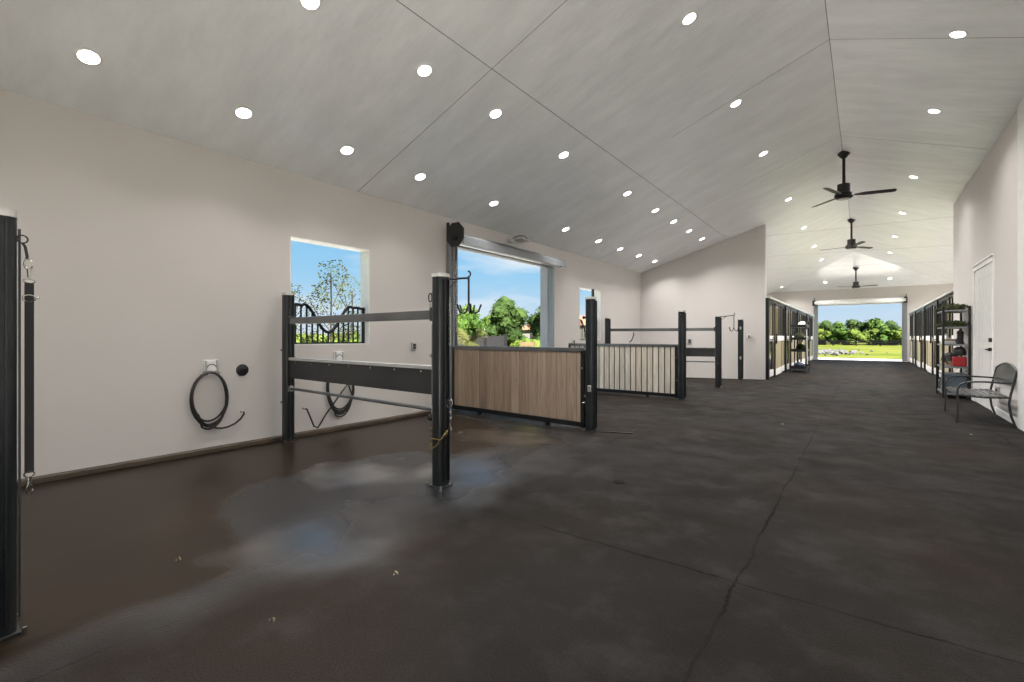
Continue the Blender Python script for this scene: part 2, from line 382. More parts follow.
# roof / ceiling, hipped at the far end
mb = MB(); dz = .2; xh = 5.3
def slab(P): mb.prism(P, (0, 0, dz))
YEx = YE+.18; yl = YEx-YA
slab([(XL-.18, YB-.18, roofz(XL-.18)), (XRG, YB-.18, ZRG), (XRG, YA, ZRG), (XRG-yl, YEx, ZRG-SL*yl), (XL-.18, YEx, roofz(XL-.18))])
slab([(XRG, YB-.18, ZRG), (XO+.18, YB-.18, roofz(XO+.18)), (XO+.18, YEx, roofz(XO+.18)), (XRG+yl, YEx, ZRG-SL*yl), (XRG, YA, ZRG)])
slab([(XRG, YA, ZRG), (XRG+yl, YEx, ZRG-SL*yl), (XRG-yl, YEx, ZRG-SL*yl)])
struct(mb.build('ceiling', 'ceiling'))
# board joints on the ceiling: fine dark reveals set on the boards
def joint(name, p, q):
    p = Vector(p); q = Vector(q); mb = MB(); mb.cyl((p[0], p[1], roofz(p[0], p[1])-.001), (q[0], q[1], roofz(q[0], q[1])-.001), .005, seg=6); return struct(mb.build(name, 'dark_steel'))
k = 4
jl = [((-3.15, -1.45, 0), (-3.15, 14.3, 0)), ((XL, 3.85, 0), (XRG, 3.85, 0)), ((XL, 11.0, 0), (XRG, 11.0, 0)), ((XRG, 7.35, 0), (-2.4, 7.35, 0)), ((XRG, 7.35, 0), (XR, 7.35, 0)), ((XRG, 11., 0), (XR, 11., 0)),
      ((XRG, -1.45, 0), (XRG, YA, 0)), ((-3.2, 14.7, 0), (XR+1, 14.7, 0)), ((-3.2, 18.4, 0), (XR+1.4, 18.4, 0)), ((-3.2, 22.1, 0), (XR+1.4, 22.1, 0))]
M['joint_grey'] = mat('joint_grey', (.22, .22, .21), .8)
for i, (p, q) in enumerate(jl):
    m_ = MB(); zz = [roofz(p[0], p[1])-.001, roofz(q[0], q[1])-.001]
    m_.cyl((p[0], p[1], zz[0]), (q[0], q[1], zz[1]), [.003, .0028, .0012, .0025, .0022, .0015, .004, .0015, .0015, .0015][i], seg=6)
    struct(m_.build('trim_%d' % k, 'joint_grey')); k += 1
# rubber curb along the left wall, baseboards
mb = MB(); mb.box(XL, -1.4, 0, XL+.10, 5.4, .045, .006); struct(mb.build('baseboard_left', 'curb_rubber'))
mb = MB(); mb.box(XL, 8.9, 0, XL+.012, 13.9, .09); struct(mb.build('baseboard_left_far', 'trim_white'))
mb = MB(); mb.box(XR-.012, -1.4, 0, XR, 10.5, .10); mb.box(XR-.012, 12.32, 0, XR, YM, .10); struct(mb.build('baseboard_right', 'trim_white'))
mb = MB(); mb.box(XR-.035, 8.55, 0, XR, 8.98, 4.25); struct(mb.build('trim_1', 'door_paint'))
# window reveals, sills and yoke guards
def window(n, y0, y1, z0, z1, guard, flip=False):
    r = sroot('window_%d' % n, (XL-.18, (y0+y1)/2, z0)); w = (y1-y0)/2; H = z1-z0
    mb = MB(); mb.box(-.012, -w, H-.012, .182, w, H); mb.box(-.012, w-.012, 0, .182, w, H-.012); mb.box(-.012, -w, 0, .182, -w+.012, H-.012); mb.box(-.012, -w, 0, .182, w, .012)
    mb.build('window_frame', 'trim_white', r)
    if guard:
        g = thing('window_guard', guard, 'window guard', (XL-.10, (y0+y1)/2, z0+.012)); ww = w-.014
        mb = MB()
        pts = []
        for i in range(41):
            y = -ww+2*ww*i/40; a = abs(y)
            if a > .34: z = .44+.05*math.cos((a-.42)*9)
            else: z = .15+.35*(1-math.cos(min(1, a/.34)*PI))/2
            pts.append((0, y, z))
        mb.tube(pts, .02, 8); mb.build('yoke_rail', 'black_steel', g)
        mb = MB(); mb.box(-.012, -ww, 0, .012, ww, .02)
        for i in range(15):
            y = -ww+.03+(2*ww-.06)*i/14; a = abs(y)
            z = .44+.05*math.cos((a-.42)*9) if a > .34 else .15+.35*(1-math.cos(min(1, a/.34)*PI))/2
            mb.cyl((0, y, .01), (0, y, z), .012, seg=8)
        mb.box(-.012, ww-.022, 0, .012, ww, .50); mb.box(-.012, -ww, 0, .012, -ww+.022, .50)
        mb.build('bars', 'black_steel', g)
window(1, 2.91, 4.04, 1.10, 2.41, 'black steel yoke guard with dipped top rail in the near left window')
window(2, 10.06, 11.2, 1.11, 2.41, 'black steel yoke guard in the narrow-looking window behind the far partition')
for i, (a, b) in enumerate(stall_w): window(3+i, a, b, .1, 2.5, None)
# ------------------------------------------------------------------ right-hand double door
r = sroot('door_1', (XR, 11.41, 0))
mb = MB(); mb.box(-.02, -.87, 0, .0, -.79, 2.42); mb.box(-.02, .79, 0, 0, .87, 2.42); mb.box(-.02, -.87, 2.42, 0, .87, 2.52); mb.box(-.035, -.9, 2.50, 0, .9, 2.53)
mb.box(0, -.79, 0, .1, -.76, 2.42); mb.box(0, .76, 0, .1, .79, 2.42); mb.box(0, -.79, 2.39, .1, .79, 2.42); mb.build('casing', 'trim_white', r)
def leaf(y0, y1):
    mb = MB(); mb.box(-.010, y0, .01, .03, y1, 2.385)
    for (a, b, c, d) in ((y0+.12, y1-.12, .25, 1.0), (y0+.12, y1-.12, 1.15, 2.25)):
        mb.box(-.014, a, c, -.009, a+.02, d); mb.box(-.014, b-.02, c, -.009, b, d); mb.box(-.014, a, c, -.009, b, c+.02); mb.box(-.014, a, d-.02, -.009, b, d)
    return mb.build('door_leaf', 'door_paint', r)
l1 = leaf(-.757, .15); l2 = leaf(.156, .757)
mb = MB(); mb.cyl((-.01, -.69, 1.0), (-.05, -.69, 1.0), .028); mb.box(-.07, -.70, .99, -.05, -.57, 1.01, .004); mb.build('door_handle', 'black_steel', l1)
mb = MB(); mb.cyl((-.01, -.69, 1.15), (-.045, -.69, 1.15), .035); mb.build('deadbolt', 'black_steel', l1)
# ------------------------------------------------------------------ roll-up door in the left wall
r = sroot('door_2', (XL, 7.165, 0)); w = 1.485
for s_ in (-1, 1):
    mb = MB(); mb.box(0, s_*w-(.14 if s_ < 0 else -.0), 0, .075, s_*w+(.0 if s_ < 0 else .14), 2.80, .004); mb.box(.075, s_*w-.02+s_*.06, 0, .10, s_*w+.02+s_*.06, 2.78)
    mb.box(.0, s_*w+s_*.01-.004, 0, .13, s_*w+s_*.01+.004, 2.76)
    mb.build('track', 'grey_steel', r)
    mb = MB(); P = []
    for i in range(8):
        a = PI/8+i*PI/4; P.append((.20+(.205 if s_ < 0 else .12)*math.cos(a), s_*(w+.13), (2.86 if s_ < 0 else 2.79)+(.21 if s_ < 0 else .08)*math.sin(a)))
    mb.prism(P, (0, .012*s_, 0)); mb.box(0, s_*(w+.13)-.006, 2.60, .05, s_*(w+.13)+.02, 3.08 if s_ < 0 else 2.85); bk = mb.build('bracket', 'dark_steel', r)
    mb = MB(); mb.cyl((.2, s_*(w+.10), 2.80), (.2, s_*(w+.165), 2.80), .05); mb.build('axle_bearing', 'black_steel', bk)
P = [(0, -w-.05, 2.80)]
mb = MB(); prof = [(.0, 2.92), (.28, 2.88), (.36, 2.82), (.37, 2.70), (.355, 2.70), (.345, 2.81), (.275, 2.865), (0, 2.905)]
mb.prism([(a, -w-.12, b) for a, b in prof], (0, 2*w+.24, 0)); mb.build('hood', 'grey_steel', r)
mb = MB(); mb.cyl((.20, -w-.08, 2.78), (.20, w+.08, 2.78), .075, seg=24); mb.build('rolled_curtain', 'alum', r, smooth=True)
mb = MB(); mb.box(.02, -w, 2.70, .06, w, 2.84); mb.box(.0, -w, 2.70, .09, w, 2.72); mb.build('bottom_bar', 'grey_steel', r)
# exterior casing boards of the opening
mb = MB(); mb.box(-.19, -w, 0, 0, -w+.015, 2.75); mb.box(-.19, w-.015, 0, 0, w, 2.75); mb.box(-.19, -w, 2.735, 0, w, 2.76); mb.build('jamb_lining', 'jamb_grey', r)
mb = MB()
for i in range(26): mb.sph((.14, -w-.055+.006*math.sin(i*2), 1.3+i*.045), .012, 6, (1, 1, 1.6))
mb.build('hand_chain', 'galv', r)
# far roll-up door
r = sroot('door_3', (-.24, YE, 0)); w = 1.76
for s_ in (-1, 1):
    mb = MB(); a, b = sorted((s_*w, s_*(w+.17))); mb.box(a, -.09, 0, b, 0, 2.95, .004); a, b = sorted((s_*(w-.03), s_*(w+.01))); mb.box(a, -.14, 0, b, 0, 2.9); mb.build('track', 'grey_steel', r)
    mb = MB(); P = []
    for i in range(8):
        q = PI/8+i*PI/4; P.append((s_*(w+.12), -.22+.24*math.cos(q), 3.08+.24*math.sin(q)))
    mb.prism(P, (.012*s_, 0, 0)); mb.box(s_*(w+.12)-.03, -.05, 2.8, s_*(w+.12)+.03, 0, 3.2); mb.box(s_*(w+.12)-.09, -.34, 2.86, s_*(w+.12)+.05, -.08, 3.14, .02); mb.build('bracket', 'dark_steel', r)
mb = MB(); mb.prism([(-w-.11, -a, b+.24) for a, b in prof], (2*w+.22, 0, 0)); mb.build('hood', 'trim_white', r)
mb = MB(); mb.cyl((-w-.08, -.2, 3.0), (w+.08, -.2, 3.0), .075, seg=24); mb.build('rolled_curtain', 'alum', r, smooth=True)
mb = MB(); mb.box(-w, -.06, 2.86, w, -.02, 3.12); mb.build('bottom_bar', 'trim_white', r)
mb = MB(); mb.box(-w-.2, -.30, 0, w+.2, .2, .004); mb.build('threshold', 'concrete', r)
# ------------------------------------------------------------------ posts
def rsq(mb, cx, cy, hw, z0, z1, rad=.03, seg=5):
    P = []
    for q, (sx, sy) in enumerate(((1, 1), (-1, 1), (-1, -1), (1, -1))):
        for i in range(seg+1):
            a = q*PI/2+i*PI/2/seg; P.append((cx+sx*(hw-rad)+rad*math.cos(a), cy+sy*(hw-rad)+rad*math.sin(a), z0))
    mb.prism(P, (0, 0, z1-z0))
def make_post(label):
    t = thing('stall_post', label, 'post', group='steel posts of the wash bays')
    mb = MB(); rsq(mb, 0, 0, .058, 0.008, 1.69, .035); mb.build('column', 'post_steel', t, smooth=True)
    mb = MB()
    for s_ in (-1, 1): mb.box(.058, s_*.022-.004, .05, .078, s_*.022+.004, 1.66)
    mb.box(.05, -.03, .05, .062, .03, 1.66); mb.build('guide_channel', 'post_steel', t)
    mb = MB(); rsq(mb, 0, 0, .061, 1.682, 1.71, .035); mb.build('post_cap', 'post_cap', t, smooth=True)
    mb = MB(); mb.box(-.066, -.066, 0, .066, .066, .012, .003); mb.build('base_plate', 'dark_steel', t)
    for sx, sy in ((1, 1), (-1, 1), (-1, -1), (1, -1)):
        mb = MB(); mb.cyl((sx*.074, sy*.074, .0), (sx*.074, sy*.074, .03), .008, seg=6); mb.build('anchor_bolt', 'chrome', t)
    for z in (1.05, .45):
        mb = MB(); mb.cyl((-.05, -.066, z), (-.05, -.056, z), .014, seg=8); mb.build('bolt_head', 'chrome', t)
    return t
p0 = make_post('tall dark steel post at the left edge of the picture with black strap')
p0.location = (-2.785, .266, 0)
POST = {'P1': ((-5.33, 2.80), 'dark steel post against the left wall beside the near window'),
        'P2': ((-2.735, 2.69), 'dark steel post at the open end of the near wash rail, brass chain round it'),
        'P4': ((-2.79, 5.40), 'dark steel post ending the brown plank partition'),
        'P5': ((-2.80, 9.17), 'steel post with pale cap ending the pale plank partition'),
        'P8': ((-5.33, 11.25), 'grey steel post against left wall at the far wash rail'),
        'P6': ((-2.777, 11.87), 'dark steel post at the open end of the far wash rail, hook arm on it'),
        'P7': ((-2.76, 14.30), 'dark steel post standing in front of the end wall')}
for k_, (p, lab) in POST.items(): dup(p0, (*p, 0), 0, lab)
# wash rails: square rail, kick panel, lower bar between a wall post and an aisle post
def wash_rail(pa, pb, lab, grp):
    a = Vector((*pa, 0)); b = Vector((*pb, 0)); Ln = (b-a).length-.13; ang = math.atan2((b-a).y, (b-a).x); mid = (a+b)/2
    def par(name, label, cat, z, f):
        t = thing(name, label, cat, (mid.x, mid.y, z), ang, grp); f(t, Ln/2); return t
    def rail(t, h):
        mb = MB(); mb.box(-h, -.032, 0, h, .032, .075, .008); mb.build('rail_tube', 'rail_steel', t)
        for s_ in (-1, 1):
            mb = MB(); mb.box(s_*h-.02, -.045, -.015, s_*h+.02, .045, .095, .004); mb.build('end_bracket', 'dark_steel', t)
    def kick(t, h):
        mb = MB(); mb.box(-h, -.02, 0, h, .02, .22, .004); mb.build('board', 'kick_rubber', t)
        mb = MB(); mb.box(-h, -.03, .205, h, .03, .235, .003); mb.build('top_cap', 'galv', t)
        for i in range(7):
            mb = MB(); x_ = -h+.15+i*(2*h-.3)/6; mb.cyl((x_, -.024, .185), (x_, -.018, .185), .008, seg=8); mb.build('screw', 'chrome', t)
    def bar(t, h):
        mb = MB(); mb.cyl((-h, 0, .018), (h, 0, .018), .016, seg=12); mb.build('bar_tube', 'rail_steel', t, smooth=True)
        for s_ in (-1, 1):
            mb = MB(); mb.box(s_*h-.012, -.03, -.015, s_*h+.012, .03, .05, .004); mb.build('end_bracket', 'galv', t)
    par('wash_bay_rail', 'square steel top rail spanning the %s' % lab, 'rail', 1.345, rail)
    par('kick_board', 'black rubber board with pale top cap crossing the %s' % lab, 'board', .73, kick)
    par('wash_bay_bar', 'thin round bar low in the %s' % lab, 'bar', .59, bar)
wash_rail((-5.33, 2.80), (-2.735, 2.69), 'near wash bay before the window', 'bars across the near wash bay')
wash_rail((-5.33, 11.25), (-2.777, 11.87), 'far wash bay near the end wall', 'bars across the far wash bay')
# plank partitions
def partition(pa, pb, m, label):
    a = Vector((*pa, 0)); b = Vector((*pb, 0)); Ln = (b-a).length-.14; ang = math.atan2((b-a).y, (b-a).x); mid = (a+b)/2
    t = thing('plank_partition', label, 'partition', (mid.x, mid.y, 0), ang); h = Ln/2
    mb = MB(); mb.box(-h+.03, -.018, .10, h-.05, .018, 1.01); mb.build('boards', m, t)
    mb = MB(); mb.box(-h, -.03, 1.005, h, .03, 1.06, .005); mb.build('top_rail', 'rail_steel', t)
    mb = MB(); mb.box(-h, -.03, .04, h, .03, .105, .004); mb.build('bottom_rail', 'black_steel', t)
    mb = MB(); mb.box(h-.055, -.03, .03, h, .03, 1.03, .004); mb.build('end_stile', 'black_steel', t)
    mb = MB(); mb.box(-h, -.03, .03, -h+.04, .03, 1.03, .004); mb.build('end_stile', 'black_steel', t)
    mb = MB(); mb.box(h-.6-.02, -.03, 0, h-.6+.02, .03, .045); mb.box(-h+.6-.02, -.03, 0, -h+.6+.02, .03, .045); mb.build('foot', 'black_steel', t)
    mb = MB(); mb.cyl((h-.02, -.03, .80), (h-.02, -.045, .80), .014, seg=8); mb.build('bolt_head', 'chrome', t)
    mb = MB(); mb.cyl((h-.02, -.035, .36), (h+.07, -.035, .36), .008); mb.cyl((h+.02, -.035, .36), (h+.02, -.075, .36), .006); mb.build('slide_latch', 'chrome', t)
partition((-5.42, 5.56), (-2.80, 5.40), 'plank_brown', 'brown vertical-plank half wall in dark frame, nearer of the two partitions')
partition((-5.36, 9.20), (-2.80, 9.17), 'plank_pale', 'pale vertical-plank half wall with dark joints, farther of the two partitions')
mb = MB(); mb.box(0, -.012, 0, .42, .012, .012, .003); o = mb.build('floor_guide_rail', 'black_steel', None, loc=(-2.68, 5.42, 0)); o.rotation_euler = (0, 0, .33); tag(o, 'short black steel guide lying on the floor beside the brown partition post', 'floor guide')
# ------------------------------------------------------------------ tie strap on the left edge post, rings, chains, hooks
def arc(c, r, a0, a1, n, pl='xz', ry=None):
    ry = ry or r; out = []
    for i in range(n+1):
        a = a0+(a1-a0)*i/n
        if pl == 'xz': out.append((c[0]+r*math.cos(a), c[1], c[2]+ry*math.sin(a)))
        elif pl == 'yz': out.append((c[0], c[1]+r*math.cos(a), c[2]+ry*math.sin(a)))
        else: out.append((c[0]+r*math.cos(a), c[1]+ry*math.sin(a), c[2]))
    return out
U = Vector((.8, .6, 0))    # direction to the right as seen from the aisle
def along(p, t, z): return (p[0]+U.x*t, p[1]+U.y*t, z)
P0 = (-2.785, .268)
bx_ = (P0[0]+.058, P0[1]+.03)
t = thing('tie_strap', 'black webbing cross-tie strap with steel snaps hanging down the left edge post', 'strap', (P0[0]+.03, P0[1]+.066, 0), PI/2)
mb = MB(); mb.box(.010, -.002, .64, .038, .002, 1.42); mb.build('webbing', 'webbing', t)
mb = MB(); mb.tube(arc((.004, 0, 1.60), .016, 0, 2*PI, 14)[:-1], .003, 6, True); mb.tube([(.004, 0, 1.585), (.012, 0, 1.57), (.018, 0, 1.53), (.016, 0, 1.52)], .005, 6); mb.build('eye_hook', 'black_steel', t)
mb = MB(); mb.tube(arc((.022, 0, 1.50), .012, PI*.2, PI*1.9, 12, ry=.022), .0035, 6); mb.cyl((.022, 0, 1.48), (.024, 0, 1.445), .006); mb.tube(arc((.024, 0, 1.43), .017, 0, 2*PI, 14, ry=.009)[:-1], .003, 6, True); mb.build('snap', 'chrome', t)
mb = MB(); mb.tube(arc((.024, 0, 1.36), .019, 0, 2*PI, 14, ry=.014)[:-1], .003, 6, True); mb.cyl((.04, 0, 1.36), (.055, 0, 1.365), .003); mb.build('buckle', 'chrome', t)
mb = MB(); mb.tube(arc((.024, 0, .635), .015, 0, 2*PI, 14, ry=.012)[:-1], .003, 6, True); mb.cyl((.024, 0, .625), (.024, 0, .59), .008); mb.tube(arc((.024, 0, .57), .010, 0, 2*PI, 14, ry=.02)[:-1], .003, 6, True); mb.build('lower_snap', 'chrome', t)
mb = MB(); mb.tube([(-.004, .0, 1.64), (-.004, .0, .06)], .004, 6); mb.build('guide_rod', 'dark_steel', t)
# P2 fittings
P2 = (-2.735, 2.69)
def chain(pts, m, name, par=None, r=.007):
    mb = MB(); pts = [Vector(p) for p in pts]
    for i in range(len(pts)-1):
        d = pts[i+1]-pts[i]; n = max(1, int(d.length/(r*2.6)))
        for j in range(n):
            p = pts[i]+d*((j+.5)/n); tt = d.normalized(); o_ = tt.orthogonal().normalized() if (j % 2) else tt.cross(tt.orthogonal().normalized())
            ring = [p+tt*math.cos(k*PI/4)*r*1.7+o_*math.sin(k*PI/4)*r for k in range(8)]; mb.tube(ring, r*.32, 5, True)
    return mb.build(name, m, par)
t = thing('stall_chain', 'brass chain slung round the near wash-rail post close to its foot', 'chain', (P2[0], P2[1], 0))
chain([(-.075, -.03, .34), (-.07, -.068, .30), (-.02, -.078, .31), (.04, -.075, .35), (.078, -.04, .42), (.088, .0, .46)], 'brass', 'loop', t)
chain([(-.075, -.03, .34), (-.078, -.02, .42), (-.072, -.02, .50)], 'brass', 'hanging_end', t)
mb = MB(); mb.box(-.03, -.08, .385, .07, -.062, .397, .003); mb.build('cross_bar', 'brass', t)
t = thing('tie_ring', 'small steel ring and short chain on the right side of the near wash-rail post', 'ring', (P2[0]+.085, P2[1]+.02, .55))
mb = MB(); mb.tube(arc((0, 0, .12), .028, 0, 2*PI, 14, ry=.04)[:-1], .004, 6, True); mb.cyl((-.03, 0, .14), (0, 0, .14), .006); mb.build('ring', 'chrome', t)
chain([(0, 0, .08), (.01, 0, 0), (.0, 0, -.05), (.012, 0, -.09)], 'chrome', 'chain', t)
t = thing('snap_hook', 'dark snap ring hanging high on the left face of the near wash-rail post', 'hook', (P2[0]-.075, P2[1]-.03, 1.5))
mb = MB(); mb.tube(arc((-.012, 0, .02), .02, 0, 2*PI, 14, ry=.035)[:-1], .005, 6, True); mb.cyl((0, 0, .05), (.03, 0, .05), .007); mb.build('ring', 'dark_steel', t)
chain([(-.012, 0, -.015), (-.012, 0, -.10)], 'chrome', 'chain', t, .006)
mb = MB(); mb.cyl((-.075, -.02, .60), (-.075, -.02, 1.30), .006); o = mb.build('latch_rod', 'rail_steel', None, loc=(P2[0], P2[1], 0)); tag(o, 'thin vertical steel rod on left face of the near wash-rail post', 'rod')
mb = MB(); mb.sph((-.09, -.02, .545), .03, 12); mb.cyl((-.06, -.02, .545), (-.09, -.02, .545), .012); o = mb.build('stopper_knob', 'black_rubber', None, smooth=True, loc=(P2[0], P2[1], 0)); tag(o, 'round black stopper knob low on left face of the near wash-rail post', 'knob')
chain([(P2[0]+.082, P2[1]+.02, 1.52), (P2[0]+.086, P2[1]+.02, 1.3), (P2[0]+.082, P2[1]+.02, 1.12)], 'chrome', 'side_chain', None)
bpy.data.objects['side_chain']['label'] = 'steel chain hanging high on the right face of the near wash-rail post'; bpy.data.objects['side_chain']['category'] = 'chain'
# swing-arm bridle hooks
def bridle_hook(loc, ang, s, label, prongs):
    t = thing('bridle_hook', label, 'hook', loc, ang)
    mb = MB(); mb.tube([(0, 0, 0), (.22*s, 0, .02), (.40*s, 0, .035)], .009, 8); mb.tube([(0, 0, -.08), (.16*s, 0, .005)], .006, 6); mb.build('swing_arm', 'black_steel', t)
    mb = MB(); mb.tube(arc((.40*s, 0, .07), .022, -PI/2, PI*.6, 8), .007, 6); mb.cyl((.40*s, 0, .05), (.40*s, 0, -.36*s), .009); mb.build('drop_rod', 'black_steel', t)
    mb = MB()
    for a in range(prongs):
        q = a*2*PI/prongs+.25; d = Vector((math.cos(q), math.sin(q), 0))*s*1.1; c = Vector((.40*s, 0, -.36*s))
        pts = [c+Vector((0, 0, .03))+d*(.0), c+d*.04+Vector((0, 0, -.045*s)), c+d*.085+Vector((0, 0, -.07*s)), c+d*.125+Vector((0, 0, -.045*s)), c+d*.145+Vector((0, 0, .01)), c+d*.16+Vector((0, 0, .05*s))]
        mb.tube(pts, .008, 6)
    mb.build('prongs', 'black_steel', t)
bridle_hook((-2.735+.03, 2.69+.056, 1.67), math.radians(90), .62, 'black four-prong bridle hook hanging from a swing arm before the open roll-up door', 5)
bridle_hook((-2.72, 11.90, 1.68), math.radians(40), .8, 'black bridle hook on a thin swing arm at the far wash-rail post', 4)
# small pipe on P4
mb = MB(); mb.cyl((0, 0, 0), (0, 0, .10), .018); o = mb.build('pipe_stub', 'dark_steel', None, loc=(-2.77, 5.42, 1.71)); tag(o, 'short dark pipe sticking up from the brown partition post top', 'pipe')
t = thing('snap_hook', 'small round dark tie ring on the left face of the brown partition post', 'hook', (-2.79-.062, 5.40-.03, 1.45))
mb = MB(); mb.sph((-.02, 0, 0), .022, 10); mb.cyl((-.02, 0, 0), (.02, 0, 0), .01); mb.build('knob', 'black_rubber', t, smooth=True)
for (p, z, lab) in (((-2.80, 9.17), 1.60, 'black snap fitting high on the pale-capped post of the pale partition'), ((-2.777, 11.87), .55, 'black box latch low on the far wash-rail post'), ((-2.76, 14.30), 1.45, 'steel latch plate high on the post before the end wall'), ((-2.76, 14.30), .62, 'steel latch plate low on the post before the end wall'), ((-2.79, 5.40), .55, 'small chrome latch on the post of the brown partition')):
    t = thing('post_latch', lab, 'latch', (p[0]+.02, p[1]-.062, z)); mb = MB(); mb.box(-.02, -.03, -.04, .02, .004, .04, .006); mb.build('body', 'black_steel' if 'black' in lab else 'galv', t); mb = MB(); mb.cyl((0, -.03, .02), (0, -.05, .02), .008); mb.build('pin', 'chrome', t)
# ------------------------------------------------------------------ left wall fittings
def hose(y, z0, z1, hw, label, tail, extra=10):
    t = thing('garden_hose', label, 'hose', (XL, y, 0)); mb = MB(); zc = (z0+z1)/2; H = (z1-z0)/2
    pts = []
    nl = 4
    for i in range(nl*28+extra):
        a = PI/2+2*PI*i/28; k_ = i/28; rr = hw*(1-.05*math.sin(k_*2.1)); hh = H*(1-.10*(k_ % 1.7)); 
        drop = (H-hh)
        pts.append((.035+.018*(k_ % 2)+.004*math.sin(i*.7), rr*math.cos(a)+.006*math.sin(k_*3), zc+drop+hh*math.sin(a)))
    pts += [Vector((.06, a, b)) for a, b in tail]
    mb.tube(pts, .0105, 8); c = mb.build('coil', 'hose_rubber', t, smooth=True)
    e_ = tail[-1]; mb = MB(); mb.cyl((.06, e_[0]-.0, e_[1]), (.06, e_[0]+.03, e_[1]+.01), .014); mb.build('nozzle', 'galv', t)
    return t
tail1 = [(-.06, .31), (.0, .27), (.06, .245), (.11, .235), (.17, .24), (.24, .265), (.30, .31), (.335, .36), (.325, .385), (.30, .385)]
hose(2.03, .24, .83, .165, 'coiled dark rubber hose on wall hook, curled free end, beside black disc', tail1)
tail2 = [(.10, .58), (.02, .50), (-.08, .38), (-.22, .22), (-.29, .12), (-.33, .07), (-.38, .10), (-.42, .20), (-.47, .32), (-.52, .335)]
hose(3.56, .16, .86, .185, 'coiled dark rubber hose hanging behind the black wash-bay board', tail2, 20)
def hook_box(y, z, label):
    t = thing('hose_bib', label, 'hose bib', (XL, y, z))
    mb = MB(); mb.box(0, -.075, -.045, .02, .065, .075, .005); mb.build('wall_box', 'trim_white', t)
    for q in (-.055, .05):
        mb = MB(); mb.box(.02, q-.008, -.05, .03, q+.008, .07); mb.build('clip', 'galv', t)
    mb = MB(); mb.tube(arc((.02, .0, -.03), .05, PI, 0, 10, 'yz', .06)+[(.05, .055, -.07), (.09, .055, -.06)], .004, 6); mb.tube([(.02, -.05, -.03), (.04, -.055, -.08), (.09, -.055, -.06)], .004, 6); mb.build('hook', 'dark_steel', t)
hook_box(2.06, .885, 'white hose connection box with wire hook above the hose beside the black disc')
hook_box(3.56, .94, 'white hose connection box above the hose behind the wash-bay board')
t = thing('wall_disc', 'round black domed disc on the left wall right of the first hose', 'disc', (XL, 2.37, .835))
mb = MB(); mb.bm.free(); mb.bm = bmesh.new()
m4 = MB(); m4.lathe([(.065, 0), (.065, .008), (.045, .018), (.018, .022), (.016, .03)], seg=24); o = m4.build('plate', 'black_rubber', t, smooth=True); o.rotation_euler = (0, PI/2, 0)
def outlet(loc, rz, label, w_=.045, h_=.06, m='galv'):
    t = thing('wall_outlet', label, 'outlet', loc, rz)
    mb = MB(); mb.box(0, -w_, -h_, .03, w_, h_, .006); mb.build('cover', m, t)
    mb = MB(); mb.box(.03, -w_*.55, -h_*.6, .038, w_*.55, -h_*.05, .002); mb.box(.03, -w_*.55, h_*.05, .038, w_*.55, h_*.6, .002); mb.build('socket', 'dark_steel', t)
outlet((XL, 4.83, 1.06), 0, 'grey weatherproof outlet on left wall between near window and roll-up door')
outlet((XR, 10.25, .36), PI, 'grey round-edged outlet low on the right wall behind the bench', .075, .075)
ang_e = math.atan2(YM-13.95, -2.22-XL)
outlet((-4.15, 14.33, 1.08), ang_e-PI/2, 'grey outlet box on the end wall behind the far wash rail', .06, .08)
outlet((-2.62, 14.73, 1.22), ang_e-PI/2, 'small white switch on the end wall near its right corner', .035, .055, 'trim_white')
outlet((XL, 9.75, 1.09), 0, 'white outlet cover on left wall just past the roll-up door', .05, .05, 'galv')
# short spigot behind far rail
t = thing('spigot', 'dark curved spigot on the left wall above the pale partition', 'spigot', (XL, 13.1, 1.05))
mb = MB(); mb.tube([(0, 0, 0), (.06, 0, .05), (.12, .02, .22), (.10, .03, .28)], .014, 8); mb.build('pipe', 'dark_steel', t); mb = MB(); mb.box(0, -.04, -.04, .02, .04, .04, .004); mb.build('flange', 'galv', t)
# door operator under the eave
t = thing('door_operator', 'small pale box with curved conduit under the eave above the roll-up door', 'door operator', (XL, 7.35, 3.0))
mb = MB(); mb.box(.02, -.02, .08, .26, .26, .115, .008); mb.build('housing', 'alum', t)
mb = MB(); mb.box(.0, -.17, .02, .10, -.05, .09, .01); mb.build('junction_box', 'galv', t)
mb = MB(); mb.tube([(.05, -.10, .07), (.10, -.04, .13), (.15, .05, .17), (.18, .16, .17), (.2, .25, .13), (.14, .26, .10)], .009, 8); mb.build('conduit', 'dark_steel', t)
mb = MB(); mb.box(0, -.30, -.02, .03, -.0, .02, .004); mb.build('bracket', 'galv', t)
